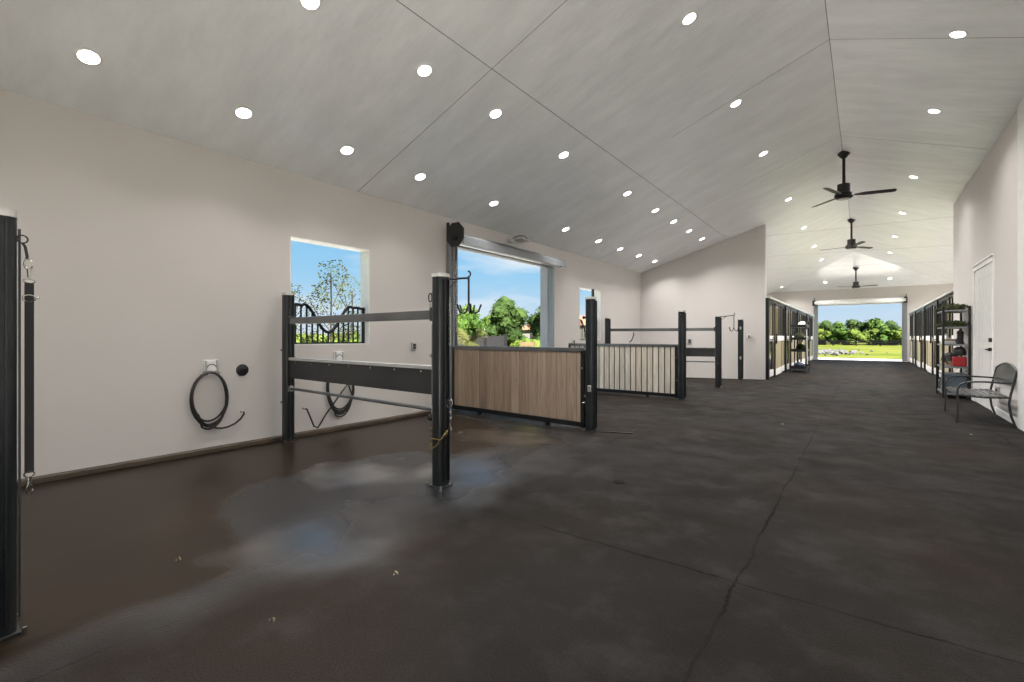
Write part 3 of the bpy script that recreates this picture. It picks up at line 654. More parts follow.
# ------------------------------------------------------------------ stall fronts
def stall_front(x, y0, side, label, first=None):
    # side=+1: front faces +X (left row); local x along the aisle wall
    t = thing('horse_stall', label, 'stall front', (x, y0, 0), 0, 'barred stall fronts on the aisle')
    d = side; L_ = 3.65
    def B(a0, a1, z0, z1, t0=-.03, t1=.03, bev=.003):
        return (min(d*t0, d*t1), a0, z0, max(d*t0, d*t1), a1, z1, bev)
    mb = MB(); mb.box(*B(0.0, .13, 0, 2.30, -.065, .065)); mb.build('post', 'black_steel', t)
    mb = MB(); mb.box(*B(.13, L_, 2.20, 2.28)); mb.build('top_rail', 'black_steel', t)
    mb = MB(); mb.box(*B(.02, L_-.02, 2.28, 2.34, -.03, .10)); mb.build('door_track', 'alum', t)
    def panel(a0, a1, name, off=0, mlow='plank_stall'):
        mb = MB()
        for (u0, u1, v0, v1) in ((a0, a0+.05, .06, 2.2), (a1-.05, a1, .06, 2.2), (a0, a1, 2.17, 2.2), (a0, a1, .03, .06)): mb.box(*B(u0, u1, v0, v1, off-.02, off+.02))
        fr = mb.build(name, 'black_steel', t)
        mb = MB(); mb.box(*B(a0+.05, a1-.05, 1.08, 1.24, off-.022, off+.022)); mb.build('mid_rail', 'trim_white', fr)
        mb = MB(); mb.box(*B(a0+.05, a1-.05, .05, .24, off-.022, off+.022)); mb.build('bottom_rail', 'trim_white', fr)
        n = int((a1-a0-.1)/.19); mb = MB()
        for i in range(n):
            q = a0+.05+(i+.5)*(a1-a0-.1)/n; mb.cyl((d*off, q, 1.24), (d*off, q, 2.2), .007, seg=6)
        mb.build('bars', 'black_steel', fr)
        mb = MB(); mb.box(*B(a0+.05, a1-.05, .24, 1.08, off-.012, off+.012)); mb.build('lower_panel', mlow, fr)
        return fr
    panel(.13, 1.22, 'fixed_panel', 0, 'stall_glass'); panel(2.45, L_, 'fixed_panel', 0, 'plank_stall')
    dr = panel(1.17, 2.50, 'sliding_door', .055, 'plank_stall')
    mb = MB(); mb.box(*B(1.24, 1.28, 1.0, 1.3, .075, .11)); mb.build('pull_handle', 'black_steel', dr)
    mb = MB(); mb.cyl((d*.14, .20, 1.05), (d*.14, .20, 1.20), .012); mb.box(*B(.18, .22, 1.1, 1.14, .06, .145)); mb.build('latch', 'chrome', t)
    return t
wordsL = ['nearest', 'second nearest', 'third nearest', 'farthest']
sl = stall_front(-2.2, YM, 1, 'barred stall front nearest the camera on the left of the aisle')
for i in range(1, 4): dup(sl, (-2.2, YM+3.65*i+.05*i, 0), 0, 'barred stall front %s on the left of the aisle' % wordsL[i])
sr = stall_front(1.78, YM, -1, 'barred stall front nearest the camera on the right of the aisle')
for i in range(1, 4): dup(sr, (1.78, YM+3.65*i+.05*i, 0), 0, 'barred stall front %s on the right of the aisle' % wordsL[i])
for s_, nm in ((-1, 'left'), (1, 'right')):
    for i in range(1, 4):
        xa, xb = (XL+.01, -2.28) if s_ < 0 else (1.86, XO-.01)
        mb = MB(); y = YM+3.7*i+.04; mb.box(xa, y, 0, xb, y+.06, 2.2); o = mb.build('stall_divider', 'plank_stall'); tag(o, 'plank wall between the %s and next stall on the %s row' % (wordsL[i-1], nm), 'stall divider', 'plank dividers between stalls')
# ------------------------------------------------------------------ ceiling lights
def nrm_rot(x, y):
    if y > YA and ZRG-SL*(y-YA) < ZRG-SL*abs(x-XRG): return (-math.atan(SL), 0, 0)
    a = math.atan(SL)
    return (0, -a if x < XRG else a, 0)
def make_light(label):
    t = thing('recessed_downlight', label, 'ceiling light', group='round recessed downlights in the ceiling')
    mb = MB(); mb.lathe([(.076, 0), (.086, -.004), (.086, -.010), (.070, -.012)], seg=28); mb.build('trim_ring', 'trim_white', t, smooth=True)
    mb = MB(); mb.lathe([(.066, -.010), (.066, -.0135), (.060, -.015)], seg=28); mb.build('lens', 'downlight_lens', t)
    return t
ld = bpy.data.lights.new('downlight_beam', 'AREA'); ld.shape = 'DISK'; ld.size = .13; ld.energy = LAMP_W; ld.color = (1, .97, .94); ld.spread = math.radians(125)
lf = None; nl_ = 0
BEAM = {}
def beam(x, y):
    k_ = 74 if y > 15 else 18 if (y > 11 or (y > 7 and x > -2)) else 10.5 if y > 5 else 7.0
    if x < -4.5 or x > 3: k_ *= .7
    if y > 28: k_ *= .15
    if x > 0 and y < 14: k_ *= 1.5
    if k_ not in BEAM:
        BEAM[k_] = ld.copy(); BEAM[k_].energy = k_*LAMP_W/6; BEAM[k_].spread = math.radians(145 if k_ > 23 else 125)
    return BEAM[k_]
def place_light(x, y, label):
    global lf, nl_
    z = roofz(x, y); rot = nrm_rot(x, y)
    if lf is None: lf = make_light(label); t = lf
    else: t = dup(lf, (0, 0, 0), 0, label)
    t.location = (x, y, z); t.rotation_euler = rot
    lo = bpy.data.objects.new('downlight_beam', beam(x, y)); C.objects.link(lo); lo.parent = t; lo.location = (0, 0, -.022)
    nl_ += 1
YSab = [.96, 2.11, 3.26, 4.4, 6.0, 8.32, 9.8, 11.0, 12.2, 13.4]
for i, y in enumerate(YSab): place_light(-4.87, y, 'round downlight, %s from the camera in the low row nearest the left wall' % ORD[i])
for i, y in enumerate([2.04]+YSab[2:]): place_light(-3.545, y, 'round downlight, %s from the camera in the second row from the left wall' % ORD[i])
for i, y in enumerate([5.2, 7.5, 9.85, 13.5, 17.3, 21.1, 24.95]): place_light(-1.51, y, 'round downlight, %s from the camera in the row just left of the ridge' % ORD[i])
for i, y in enumerate([7.25, 9.5, 13.15, 16.8, 20.6, 24.4]): place_light(.85, y, 'round downlight, %s from the camera in the row right of the ridge' % ORD[i])
place_light(-1.6, 29.1, 'faint round downlight on the far hip slope left of the last fan'); place_light(1.0, 29.1, 'faint round downlight on the far hip slope right of the last fan')
place_light(-3.54, 28.9, 'round downlight seen above the farthest left stall')
for x, y, w_ in ((-4.87, -.3, 'over the left edge post'), (-3.545, -.3, 'second from left wall behind the left edge post'), (-3.545, .9, 'just above the picture between the first wall rows'), (-1.51, 2.9, 'above the picture left of the ridge'), (.85, 2.7, 'above the picture right of the ridge'), (.85, 5.0, 'above the picture right of the ridge, farther one'), (-1.51, -.5, 'nearly over the camera left of the ridge'), (.85, -.5, 'nearly over the camera right of the ridge')): place_light(x, y, 'unseen round downlight ' + w_)  # out-of-view fixtures continuing the rows, added to light the foreground
for x in (-4.3, 3.4):  # hidden lamps, added to illuminate the stalls
    for i in range(4): place_light(x, YM+1.8+3.7*i, 'unseen added downlight inside the %s stall of the %s row' % (wordsL[i], 'left' if x < 0 else 'right'))
# ------------------------------------------------------------------ fans
def make_fan(label, rod):
    t = thing('ceiling_fan', label, 'ceiling fan', group='black ceiling fans along the ridge')
    mb = MB(); mb.lathe([(.02, -.13), (.055, -.10), (.11, -.03), (.115, 0.02)], seg=20); mb.build('canopy', 'fan_black', t, smooth=True)
    mb = MB(); mb.cyl((0, 0, -.08), (0, 0, -rod), .028); mb.build('downrod', 'fan_black', t, smooth=True)
    mb = MB(); mb.lathe([(.03, -rod+.02), (.115, -rod), (.12, -rod-.16), (.165, -rod-.20), (.165, -rod-.27), (.12, -rod-.30)], seg=24); mb.build('motor_housing', 'fan_black', t, smooth=True)
    mb = MB(); mb.lathe([(.10, -rod-.298), (.10, -rod-.312), (.06, -rod-.316)], seg=20); mb.build('bottom_cap', 'galv', t)
    for k_ in range(3):
        a = math.radians(12)+k_*2*PI/3; mb = MB(); R_ = Matrix.Translation((0, 0, -rod-.235)) @ Matrix.Rotation(a, 4, 'Z')
        P = [(.15, -.03, 0), (.35, -.075, .012), (.84, -.065, .012), (.88, -.03, .006), (.88, .04, -.01), (.82, .06, -.014), (.35, .06, -.012), (.15, .03, 0)]
        mb.prism([R_ @ Vector(p) for p in P], (0, 0, .008)); mb.build('blade', 'fan_black', t)
    return t
f1 = make_fan('black ceiling fan nearest the camera on a long rod below the ridge', .66); f1.location = (XRG+.02, 12.0, ZRG-.02)
f2 = dup(f1, (XRG+.03, 18.95, ZRG-.02), .7, 'black ceiling fan in the middle of the three along the ridge')
f3 = dup(f1, (XRG+.05, 27.8, ZRG-SL*1.5-.02), 1.5, 'small-looking black ceiling fan farthest away, before the far door')
# ------------------------------------------------------------------ bench by the right wall
t = thing('metal_bench', 'dark metal garden bench with slatted seat and arched back by the white door', 'bench', (1.33, 9.63, 0))
Wd = .60
mb = MB()
for i in range(8):
    xx = -.25+i*.062; mb.box(xx, -Wd, .375+.004*abs(i-4), xx+.036, Wd, .389+.004*abs(i-4), .003)
mb.build('seat_slats', 'rail_steel', t)
mb = MB()
for s_ in (-1, 1): mb.tube([(-.27, s_*Wd, .385), (0, s_*Wd, .37), (.24, s_*Wd, .385)], .013, 8)
mb.tube([(-.27, -Wd, .385), (-.27, Wd, .385)], .013, 8); mb.build('seat_frame', 'dark_steel', t)
for s_ in (-1, 1):
    mb = MB(); mb.tube([(-.285, s_*Wd, 0), (-.275, s_*Wd, .25), (-.28, s_*Wd, .46), (-.25, s_*Wd, .54), (-.18, s_*Wd, .575), (0, s_*Wd, .585), (.265, s_*Wd, .575)], .013, 8); mb.build('arm_and_front_leg', 'dark_steel', t, smooth=True)
    mb = MB(); mb.tube([(.285, s_*Wd, 0), (.245, s_*Wd, .14), (.225, s_*Wd, .30), (.24, s_*Wd, .42), (.275, s_*Wd, .60), (.30, s_*Wd, .74)], .014, 8); mb.build('rear_leg', 'dark_steel', t, smooth=True)
mb = MB(); top = [(.30+.012*math.sin(PI*i/16), -Wd+2*Wd*i/16, .74+.085*math.sin(PI*i/16)) for i in range(17)]
mb.tube(top, .014, 8); mb.tube([(.262, -Wd, .545), (.262, Wd, .545)], .012, 8); mb.build('back_frame', 'dark_steel', t, smooth=True)
mb = MB()
for i in range(1, 30):
    y = -Wd+2*Wd*i/30; zt = .74+.085*math.sin(PI*i/30); mb.box(.266, y-.012, .545, .275, y+.012, .60); mb.prism([(.262, y-.013, .545), (.262, y+.013, .545), (.303, y+.013, zt), (.303, y-.013, zt)], (.004, 0, 0))
mb.build('back_slats', 'rail_steel', t)
# ------------------------------------------------------------------ shelving rack beside the door
RX0, RX1, RY0, RY1 = 1.25, 1.625, 12.5, 13.5
t = thing('shelf_rack', 'black steel five-shelf rack with tools standing beside the white door', 'shelf rack', ((RX0+RX1)/2, (RY0+RY1)/2, 0))
hx, hy = (RX1-RX0)/2, (RY1-RY0)/2
for sx in (-1, 1):
    for sy in (-1, 1):
        mb = MB(); mb.box(sx*hx-.018, sy*hy-.018, 0, sx*hx+.018, sy*hy+.018, 1.80, .004); mb.build('upright', 'black_steel', t)
SH = [.10, .62, 1.06, 1.40, 1.73]
for z in SH:
    mb = MB(); mb.box(-hx, -hy, z-.03, hx, -hy+.012, z); mb.box(-hx, hy-.012, z-.03, hx, hy, z); mb.box(-hx, -hy, z-.03, -hx+.012, hy, z); mb.box(hx-.012, -hy, z-.03, hx, hy, z)
    for i in range(14): mb.box(-hx, -hy+.03+i*(2*hy-.06)/13-.02, z-.008, hx, -hy+.03+i*(2*hy-.06)/13+.02, z-.002)
    mb.build('shelf', 'grey_steel', t)
for sy in (-1, 1):
    mb = MB(); mb.cyl((-hx, sy*hy, .2), (hx, sy*hy, .6), .004); mb.build('brace', 'black_steel', t)
def leaves(mb, c, rad, n, sz, flat=1):
    for i in range(n):
        while True:
            v = Vector((random.uniform(-1, 1), random.uniform(-1, 1), random.uniform(-1, 1)))
            if .15 < v.length < 1: break
        if random.random() < .7: v = v.normalized()*random.uniform(.75, 1)
        p = Vector(c)+Vector((v.x*rad[0], v.y*rad[1], v.z*rad[2]))
        d = Vector((random.gauss(0, 1), random.gauss(0, 1), random.gauss(0, .7))).normalized(); u = d.orthogonal().normalized(); s = sz*random.uniform(.6, 1.3)
        a = [p+d*s, p+u*s*.42, p-d*s*.8, p-u*s*.42]; mb.bm.faces.new([mb.bm.verts.new(q) for q in a])
cx, cy = (RX0+RX1)/2, (RY0+RY1)/2
for z, lab in ((1.73, 'bushy green artificial garland piled on the top shelf of the rack'), (1.40, 'green artificial garland lying along the second shelf of the rack')):
    mb = MB()
    for i in range(9): leaves(mb, (0, -.42+i*.105, .055), (.2, .09, .07), 110, .035)
    o = mb.build('green_garland', 'garland', None, loc=(cx, cy, z)); tag(o, lab, 'garland')
t = thing('storage_bin', 'large blue-grey plastic bin on the bottom shelf of the rack', 'bin', (cx, cy-.12, .10))
mb = MB(); mb.prism([(-.16, -.30, 0), (.16, -.30, 0), (.16, .30, 0), (-.16, .30, 0)], (0, 0, .34)); mb.build('body', 'bin_blue', t)
mb = MB(); mb.box(-.185, -.33, .34, .185, .33, .375, .01); mb.build('lid', 'bin_blue', t)
t = thing('leaf_blower', 'black cordless blower standing on the middle shelf of the rack', 'blower', (cx+.07, cy-.36, 1.06))
mb = MB(); mb.cyl((0, -.02, 0), (0, -.02, .05), .06); mb.cyl((0, -.02, .05), (0, -.02, .20), .045, .05); mb.sph((0, -.02, .22), .055, 12); mb.cyl((0, .02, .17), (-.02, .26, .05), .035, .022); mb.build('body', 'black_rubber', t, smooth=True)
mb = MB(); mb.tube(arc((0, -.03, .25), .05, 0, PI, 10, 'yz'), .013, 8); mb.build('handle', 'dark_steel', t)
t = thing('wet_vacuum', 'red based black wet vacuum standing on the lower shelf of the rack', 'vacuum', (cx+.06, cy-.36, .62))
mb = MB(); mb.box(-.10, -.08, 0, .10, .08, .20, .03); mb.build('base', 'red_plastic', t)
mb = MB(); mb.lathe([(.10, .22), (.105, .30), (.08, .36), (.04, .39)], seg=18); mb.cyl((-.07, 0, .3), (-.07, 0, .36), .02); mb.build('motor_head', 'black_rubber', t, smooth=True)
mb = MB(); mb.tube([(-.11, .04, .24), (-.19, .08, .2), (-.20, .1, .1), (-.15, .12, .04)], .014, 8); mb.build('hose', 'dark_steel', t)
t = thing('roasting_pan', 'tan tray under a dark domed lid on the lower shelf of the rack', 'pan', (cx-.03, cy-.02, .62))
mb = MB(); mb.lathe([(.13, 0), (.15, .09), (.16, .10), (.14, .10)], seg=24); mb.build('pan', 'tan', t); mb = MB(); mb.lathe([(.155, .10), (.145, .17), (.09, .25), (.02, .275)], seg=24); mb.build('dome_lid', 'black_rubber', t, smooth=True)
t = thing('spray_bottle', 'white spray bottle at the far end of the middle shelf of the rack', 'bottle', (cx-.05, cy+.34, 1.06))
mb = MB(); mb.lathe([(.04, 0), (.045, .02), (.042, .12), (.015, .16), (.015, .18)], seg=16); mb.build('body', 'white_plastic', t, smooth=True); mb = MB(); mb.box(-.04, -.012, .18, .03, .012, .21, .004); mb.build('trigger_head', 'white_plastic', t)
t = thing('supply_tray', 'low pale tray of supplies on the middle shelf of the rack', 'tray', (cx-.02, cy+.08, 1.06))
mb = MB(); mb.box(-.14, -.15, 0, .14, .15, .06, .01); mb.build('tray', 'white_plastic', t); mb = MB(); mb.box(-.11, -.1, .06, .08, .02, .10, .01); mb.box(-.06, .05, .06, .1, .12, .09, .01); mb.build('contents', 'tan', t, )
mb = MB(); mb.box(-.12, -.10, 0, .12, .10, .14, .03); o = mb.build('saddle_bag', 'navy', None, loc=(cx, cy+.36, .10)); tag(o, 'dark blue soft bag at the far end of the bottom rack shelf', 'bag')
# ------------------------------------------------------------------ tack cart by the left stalls
t = thing('tack_rack', 'dark shelf rack of tack in front of the left stall fronts', 'shelf rack', (-1.78, 19.1, 0)); TX, TY = .22, .55
for sx in (-1, 1):
    for sy in (-1, 1):
        mb = MB(); mb.box(sx*TX-.018, sy*TY-.018, .08, sx*TX+.018, sy*TY+.018, 1.75, .004); mb.build('upright', 'dark_steel', t)
        mb = MB(); mb.cyl((sx*TX-.015, sy*TY, .045), (sx*TX+.015, sy*TY, .045), .045); mb.build('caster', 'black_rubber', t)
for z in (.14, .72, 1.12, 1.55):
    mb = MB(); mb.box(-TX, -TY, z-.02, TX, TY, z); mb.box(-TX-.01, -TY-.01, z-.02, -TX, TY+.01, z+.07); mb.box(TX, -TY-.01, z-.02, TX+.01, TY+.01, z+.07); mb.box(-TX, -TY-.01, z-.02, TX, -TY, z+.07); mb.box(-TX, TY, z-.02, TX, TY+.01, z+.07); mb.build('tray_shelf', 'black_steel', t)
def bag(loc, m, lab, sx=.14, sy=.16, sz=.2, cat='bag', nm='tack_bag'):
    mb = MB(); mb.sph((0, 0, sz*.5), .5, 16, (sx*2, sy*2, sz)); mb.box(-sx*.6, -sy*.6, 0, sx*.6, sy*.6, sz*.5, .02); o = mb.build(nm, m, None, smooth=True, loc=loc); tag(o, lab, cat)
t = thing('riding_helmet', 'white riding helmet on top of the tack rack', 'helmet', (-1.70, 18.95, 1.55))
mb = MB(); mb.lathe([(.135, .0), (.14, .06), (.12, .13), (.07, .175), (.01, .19)], seg=24); mb.build('shell', 'white_plastic', t, smooth=True); mb = MB(); mb.prism(arc((0, -.02, .04), .17, PI, 2*PI, 12, 'xy'), (0, 0, .012)); mb.build('peak', 'white_plastic', t)
bag((-1.78, 18.85, 1.12), 'garland', 'olive saddle bag on the second shelf of the tack rack', .16, .2, .22)
bag((-1.78, 19.35, .72), 'leaf_dark', 'dark green bag on the third shelf of the tack rack', .15, .22, .24)
bag((-1.78, 18.8, .14), 'navy', 'navy grooming bag on the bottom shelf of the tack rack', .15, .2, .2)
bag((-1.78, 19.4, .14), 'white_plastic', 'white towel bundle on the bottom shelf of the tack rack', .15, .18, .18, 'towel', 'towel_bundle')
bag((-1.78, 19.4, 1.12), 'white_plastic', 'pale rolled wrap on the second shelf of the tack rack', .12, .15, .18, 'roll', 'wrap_roll')
# bits at the stall door: pale hanging bridle on left far side
t = thing('stable_fork', 'pale stable fork leaning at the end of the tack rack', 'fork', (-1.50, 18.35, 0))
mb = MB(); mb.cyl((0, 0, .30), (-.04, .18, 1.45), .014); mb.build('shaft', 'alum', t)
mb = MB(); mb.box(-.1, -.02, .26, .1, .02, .30, .005)
for i in range(8): mb.cyl((-.09+i*.026, 0, .26), (-.09+i*.026, -.03, 0.0), .005, seg=6)
mb.build('tines', 'dark_steel', t)
# ------------------------------------------------------------------ floor bits
mb = MB(); mb.lathe([(.05, 0), (.05, .004), (.03, .006)], seg=18); o = mb.build('drain_cap', 'drain_black', None, loc=(-1.62, 3.64, 0)); tag(o, 'small round black drain cap in the floor before the brown partition', 'drain cap')
bits = [((-1.62, .55), 'bottom edge left of centre'), ((-2.0, .98), 'below the wet patch edge'), ((-1.9, 1.55), 'mid floor near the wet patch'), ((1.0, 4.0), 'right side of the floor'), ((1.05, 8.0), 'right floor toward the bench'), ((-.9, 7.4), 'middle of the aisle mouth'), ((-2.95, .95), 'on the muddy stain near the left post')]
for (x, y), w_ in bits:
    mb = MB(); leaves(mb, (0, 0, .006), (.014, .014, .004), 6, .009); o = mb.build('straw_bit', 'straw', None, loc=(x, y, 0)); tag(o, 'tiny pale bit of straw on the floor, %s' % w_, 'straw', 'bits of straw on the floor')
# ------------------------------------------------------------------ outside
def gz(x, y):
    z = -.10
    if y > 33: z -= min(.6, (y-33)*.0049)
    return z
def ground():
    bm = bmesh.new(); xs = [-140, -100, -70, -50, -35, -25, -15, -9, -5, 0, 5, 9, 15, 25, 40, 70, 120, 160]; ys = [-60, -30, -15, -6, 0, 6, 12, 18, 24, 30, 33, 40, 50, 60, 70, 85, 95, 110, 125, 150, 220]
    V = [[bm.verts.new((x, y, gz(x, y))) for x in xs] for y in ys]
    for j in range(len(ys)-1):
        for i in range(len(xs)-1): bm.faces.new((V[j][i], V[j][i+1], V[j+1][i+1], V[j+1][i]))
    me = bpy.data.meshes.new('ground'); bm.to_mesh(me); bm.free()
    m = bpy.data.materials.new('grass_ground'); m.use_nodes = True; nt = m.node_tree; N = nt.nodes; L = nt.links; b = N['Principled BSDF']
    g = N.new('ShaderNodeNewGeometry').outputs['Position']
    n = N.new('ShaderNodeTexNoise'); n.inputs['Scale'].default_value = .12; n.inputs['Detail'].default_value = 8; n.inputs['Roughness'].default_value = .65; L.new(g, n.inputs['Vector'])
    r = N.new('ShaderNodeValToRGB'); L.new(n.outputs['Fac'], r.inputs[0]); e = r.color_ramp.elements
    e[0].position = .35; e[0].color = (0.0279, 0.0434, 0.0037, 1); e[1].position = .68; e[1].color = (0.0868, 0.0775, 0.0186, 1); q = e.new(.5); q.color = (0.0558, 0.0682, 0.0062, 1)
    L.new(r.outputs[0], b.inputs['Base Color']); b.inputs['Roughness'].default_value = .95; b.inputs['Specular IOR Level'].default_value = .1
    me.materials.append(m); o = bpy.data.objects.new('ground', me); C.objects.link(o); struct(o)
ground()
mb = MB(); mb.box(-4.5, YB-9, -.13, 3.6, YB-.18, -.03); struct(mb.build('bounce_slab_back', 'concrete'))  # unseen pale slab, added to bounce sunlight onto the near ceiling
mb = MB(); mb.box(-3.2, YE+.35, -.13, 2.8, YE+3.2, -.03); struct(mb.build('apron_far', 'concrete'))
mb = MB(); mb.box(XO+.18, 14, -.13, XO+8, 31, -.03); struct(mb.build('bounce_slab_right', 'concrete'))  # pale slab added to bounce sun through the right stall openings
mb = MB(); mb.box(XL-8, 13.5, -.13, XL-.18, 31, -.03); struct(mb.build('bounce_slab_left', 'concrete'))  # same bounce surface added outside the left stalls
mb = MB(); mb.box(XL-6, 1.5, -.13, XL-.18, 12.5, -.03); struct(mb.build('path_side', 'concrete'))
# rock pile
mb = MB()
for i in range(330):
    x = random.gauss(-3.1, 1.3); y = random.gauss(50, 4.5); s = random.uniform(.06, .17)
    r_ = bmesh.ops.create_icosphere(mb.bm, subdivisions=1, radius=s, matrix=Matrix.Translation((x, y, gz(x, y)+s*.35)))
    for v in r_['verts']: v.co += Vector((random.uniform(-.3, .3), random.uniform(-.3, .3), random.uniform(-.25, .25)))*s
o = mb.build('rock_pile', 'rock'); tag(o, 'spread of grey rubble stones on the grass left beyond the far door', 'rocks', kind='stuff')
# pasture fence
t = thing('pasture_fence', 'black three-rail pasture fence crossing the field beyond the far door', 'fence', (0, 110, gz(0, 110)))
for i in range(17):
    x = -30+3.6*i; mb = MB(); mb.box(x-.11, -.09, -.1, x+.11, .09, 1.08); mb.build('post', 'fence_black', t)
for z in (.35, .66, .97):
    mb = MB(); mb.box(-30, -.14, z-.09, 28, -.07, z+.09); mb.build('rail', 'fence_black', t)
# trees
def tree_mesh(name, H, R, n, sz, leafm, trunk=True, shape=1.0, clumps=9, seed=1, sparse=False):
    random.seed(seed); mt = bpy.data.meshes
    mb = MB()
    th = H*.35
    if trunk:
        mb.tube([(0, 0, -.05), (.03*R, 0, th*.5), (-.04*R, .02, th), (.02, 0, H*.62), (0, 0, H*.8)], max(.025, R*(.022 if sparse else .05)), 7)
        for i in range(7):
            a = i*2.4; z = th+(H*.4)*i/7; mb.tube([(0, 0, z*.8), (R*.35*math.cos(a), R*.35*math.sin(a), z*1.05), (R*.6*math.cos(a), R*.6*math.sin(a), min(H*.9, z*1.3))], max(.012, R*(.011 if sparse else .022)), 5)
    bm1 = mb
    mb = MB()
    for k_ in range(clumps):
        a = random.uniform(0, 2*PI); q = random.random(); zz = (H*.28 if trunk else H*.1)+(H*.62)*((k_+.5)/clumps)*shape
        fall = math.sin(PI*min(1, (.25+.75*((k_+.5)/clumps)))) if trunk else 1-.55*((k_+.5)/clumps)
        rr = R*(.25+.45*max(.15, fall))*random.uniform(.4, 1)
        c = (rr*math.cos(a), rr*math.sin(a), zz); cr = R*random.uniform(.34, .52)*(.5 if sparse else 1)
        leaves(mb, c, (cr, cr, cr*.8), n//clumps, sz)
        if not sparse:
            r_ = bmesh.ops.create_icosphere(mb.bm, subdivisions=2, radius=cr*.72, matrix=Matrix.Translation(c))
            for v in r_['verts']: v.co += Vector((random.uniform(-1, 1), random.uniform(-1, 1), random.uniform(-1, 1)))*cr*.12
    return bm1, mb
PROT = {}
def tree(kind, loc, label, group=None, s=1, rz=0, nm='tree', cat='tree'):
    K = dict(bush=(3.6, 2.6, 1500, .22, 'leaf_bright', False), bushm=(3.8, 2.8, 1500, .22, 'leaf_mid', False), wood=(6.2, 3.4, 1800, .28, 'leaf_mid', True), woodb=(6.0, 3.4, 1800, .28, 'leaf_dark', True),
             yard=(4.9, 2.0, 4200, .10, 'leaf_dark', True), yardm=(4.0, 1.5, 3200, .09, 'leaf_mid', True), shrub=(1.6, 1.1, 1500, .08, 'leaf_bright', False), sparse=(3.9, 1.2, 1150, .05, 'leaf_grey', True))[kind]
    if kind not in PROT:
        a, b = tree_mesh(kind, K[0], K[1], K[2], K[3], K[4], K[5], seed=len(PROT)+11, sparse=kind == 'sparse', clumps=26 if kind == 'sparse' else (14 if kind.startswith('yard') else 9))
        t = thing(nm, label, cat, loc, rz, group)
        if K[5]: a.build('trunk', 'bark', t, smooth=True)
        b.build('crown', K[4], t); PROT[kind] = t
    else:
        t = dup(PROT[kind], loc, rz, label, group); t.name = nm
        if not group and 'group' in t: del t['group']
    t.scale = (s, s, s); return t
rnd = random.Random(4)
for i in range(16):
    x = -20+i*2.6+rnd.uniform(-.4, .4); y = 124+rnd.uniform(-2, 2)
    tree('bush' if i % 3 else 'bushm', (x, y, gz(x, y)), 'bright leafy bush, %s from the left in the low hedge behind the pasture fence' % ORD[i], 'hedge bushes beyond the pasture fence', rnd.uniform(.85, 1.15), rnd.uniform(0, 6), 'hedge_bush', 'bush')
for i in range(16):
    x = -26+i*3.1+rnd.uniform(-.5, .5); y = 139+rnd.uniform(-3, 3)
    tree('wood' if i % 2 else 'woodb', (x, y, gz(x, y)), 'green tree, %s from the left in the tree line above the hedge' % ORD[i], 'trees of the far tree line', rnd.uniform(.84, .96), rnd.uniform(0, 6), 'woodland_tree')
# yard beyond the side door; direction of sight through it is about (-.62, .785)
def at(u, d):     # ground position straight ahead of picture column u at depth d
    k_ = (u-512)/470; return (d*(k_*.8004-.5995), d*(.8004+k_*.5995))
def yard(kind, u, d, label, s=1, rz=0, **kw): x, y = at(u, d); return tree(kind, (x, y, -.1), label, None, s, rz, **kw)
yard('yard', 508, 27, 'rounded dark green tree in the middle of the roll-up door view', .72, 1)
yard('yardm', 466, 23, 'mid green tree behind the small palm outside the roll-up door', .72, 2)
yard('yardm', 486, 46, 'lighter distant tree left of the dark rounded tree', .85, 3)
yard('yard', 545, 25, 'dark green tree partly hidden by the right jamb of the roll-up door', .62, 4)
yard('shrub', 532, 22, 'bright green shrub beside the terracotta roofed house', .85, 1, nm='shrub', cat='shrub')
yard('shrub', 523, 24, 'bright green shrub at the foot of the dark rounded tree', .8, 2, nm='shrub', cat='shrub')
yard('sparse', 331, 14.5, 'sparse young tree with thin upright branches outside the near window', 1.0, 0)
yard('sparse', 352, 17, 'second thin sparse tree right of the first outside the near window', .95, 2)
yard('sparse', 287, 15, 'sparse tree at the left edge of the near window view', .9, 4)
for i, (u, d, s, w_) in enumerate(((302, 15, 1.0, 'left'), (318, 17, .95, 'second from left'), (335, 15.5, .85, 'middle'), (350, 18, 1.05, 'second from right'), (364, 15, .9, 'right'))):
    yard('shrub', u, d, 'yellow-green shrub behind the near window guard, %s of the five' % w_, s, i, nm='shrub', cat='shrub')
yard('shrub', 592, 19, 'green shrub seen low through the far left window', .85, 2, nm='shrub', cat='shrub')
yard('yardm', 604, 30, 'green tree seen through the far left window', .8, 5)
# palm
x, y = at(469, 13.5); t = thing('palm', 'small yellow-green palm in front of the grey fence outside', 'palm', (x, y, -.1))
mb = MB(); mb.lathe([(.16, 0), (.13, .3), (.11, 1.0), (.13, 1.15)], seg=12)
mb.build('trunk', 'leaf_palm', t)
for k_ in range(30):
    a = k_*2.399; el = .15+1.15*((k_*7) % 30)/30; Ln = .62; mb = MB(); pts = []
    for i in range(8):
        q = i/7; r_ = Ln*q*math.cos(el*(1-.25*q)); z = 1.15+Ln*(math.sin(el)*q-.55*q*q*(1.3-el*.6)); pts.append(Vector((r_*math.cos(a), r_*math.sin(a), z)))
    side = Vector((-math.sin(a), math.cos(a), 0))
    mb.tube(pts, .006, 4)
    for i in range(1, 8):
        for s_ in (-1, 1):
            for f_ in (0, .5):
                p = pts[i-1].lerp(pts[i], f_) if f_ else pts[i]
                ll = .17*(1-.5*abs(i-4)/4); q_ = p+side*s_*ll+(pts[i]-pts[i-1])*1.0+Vector((0, 0, -.05)); w2 = (pts[i]-pts[i-1]).normalized()*.014
                mb.bm.faces.new([mb.bm.verts.new(p-w2), mb.bm.verts.new(q_), mb.bm.verts.new(p+w2)])
    mb.build('frond', 'leaf_palm', t)
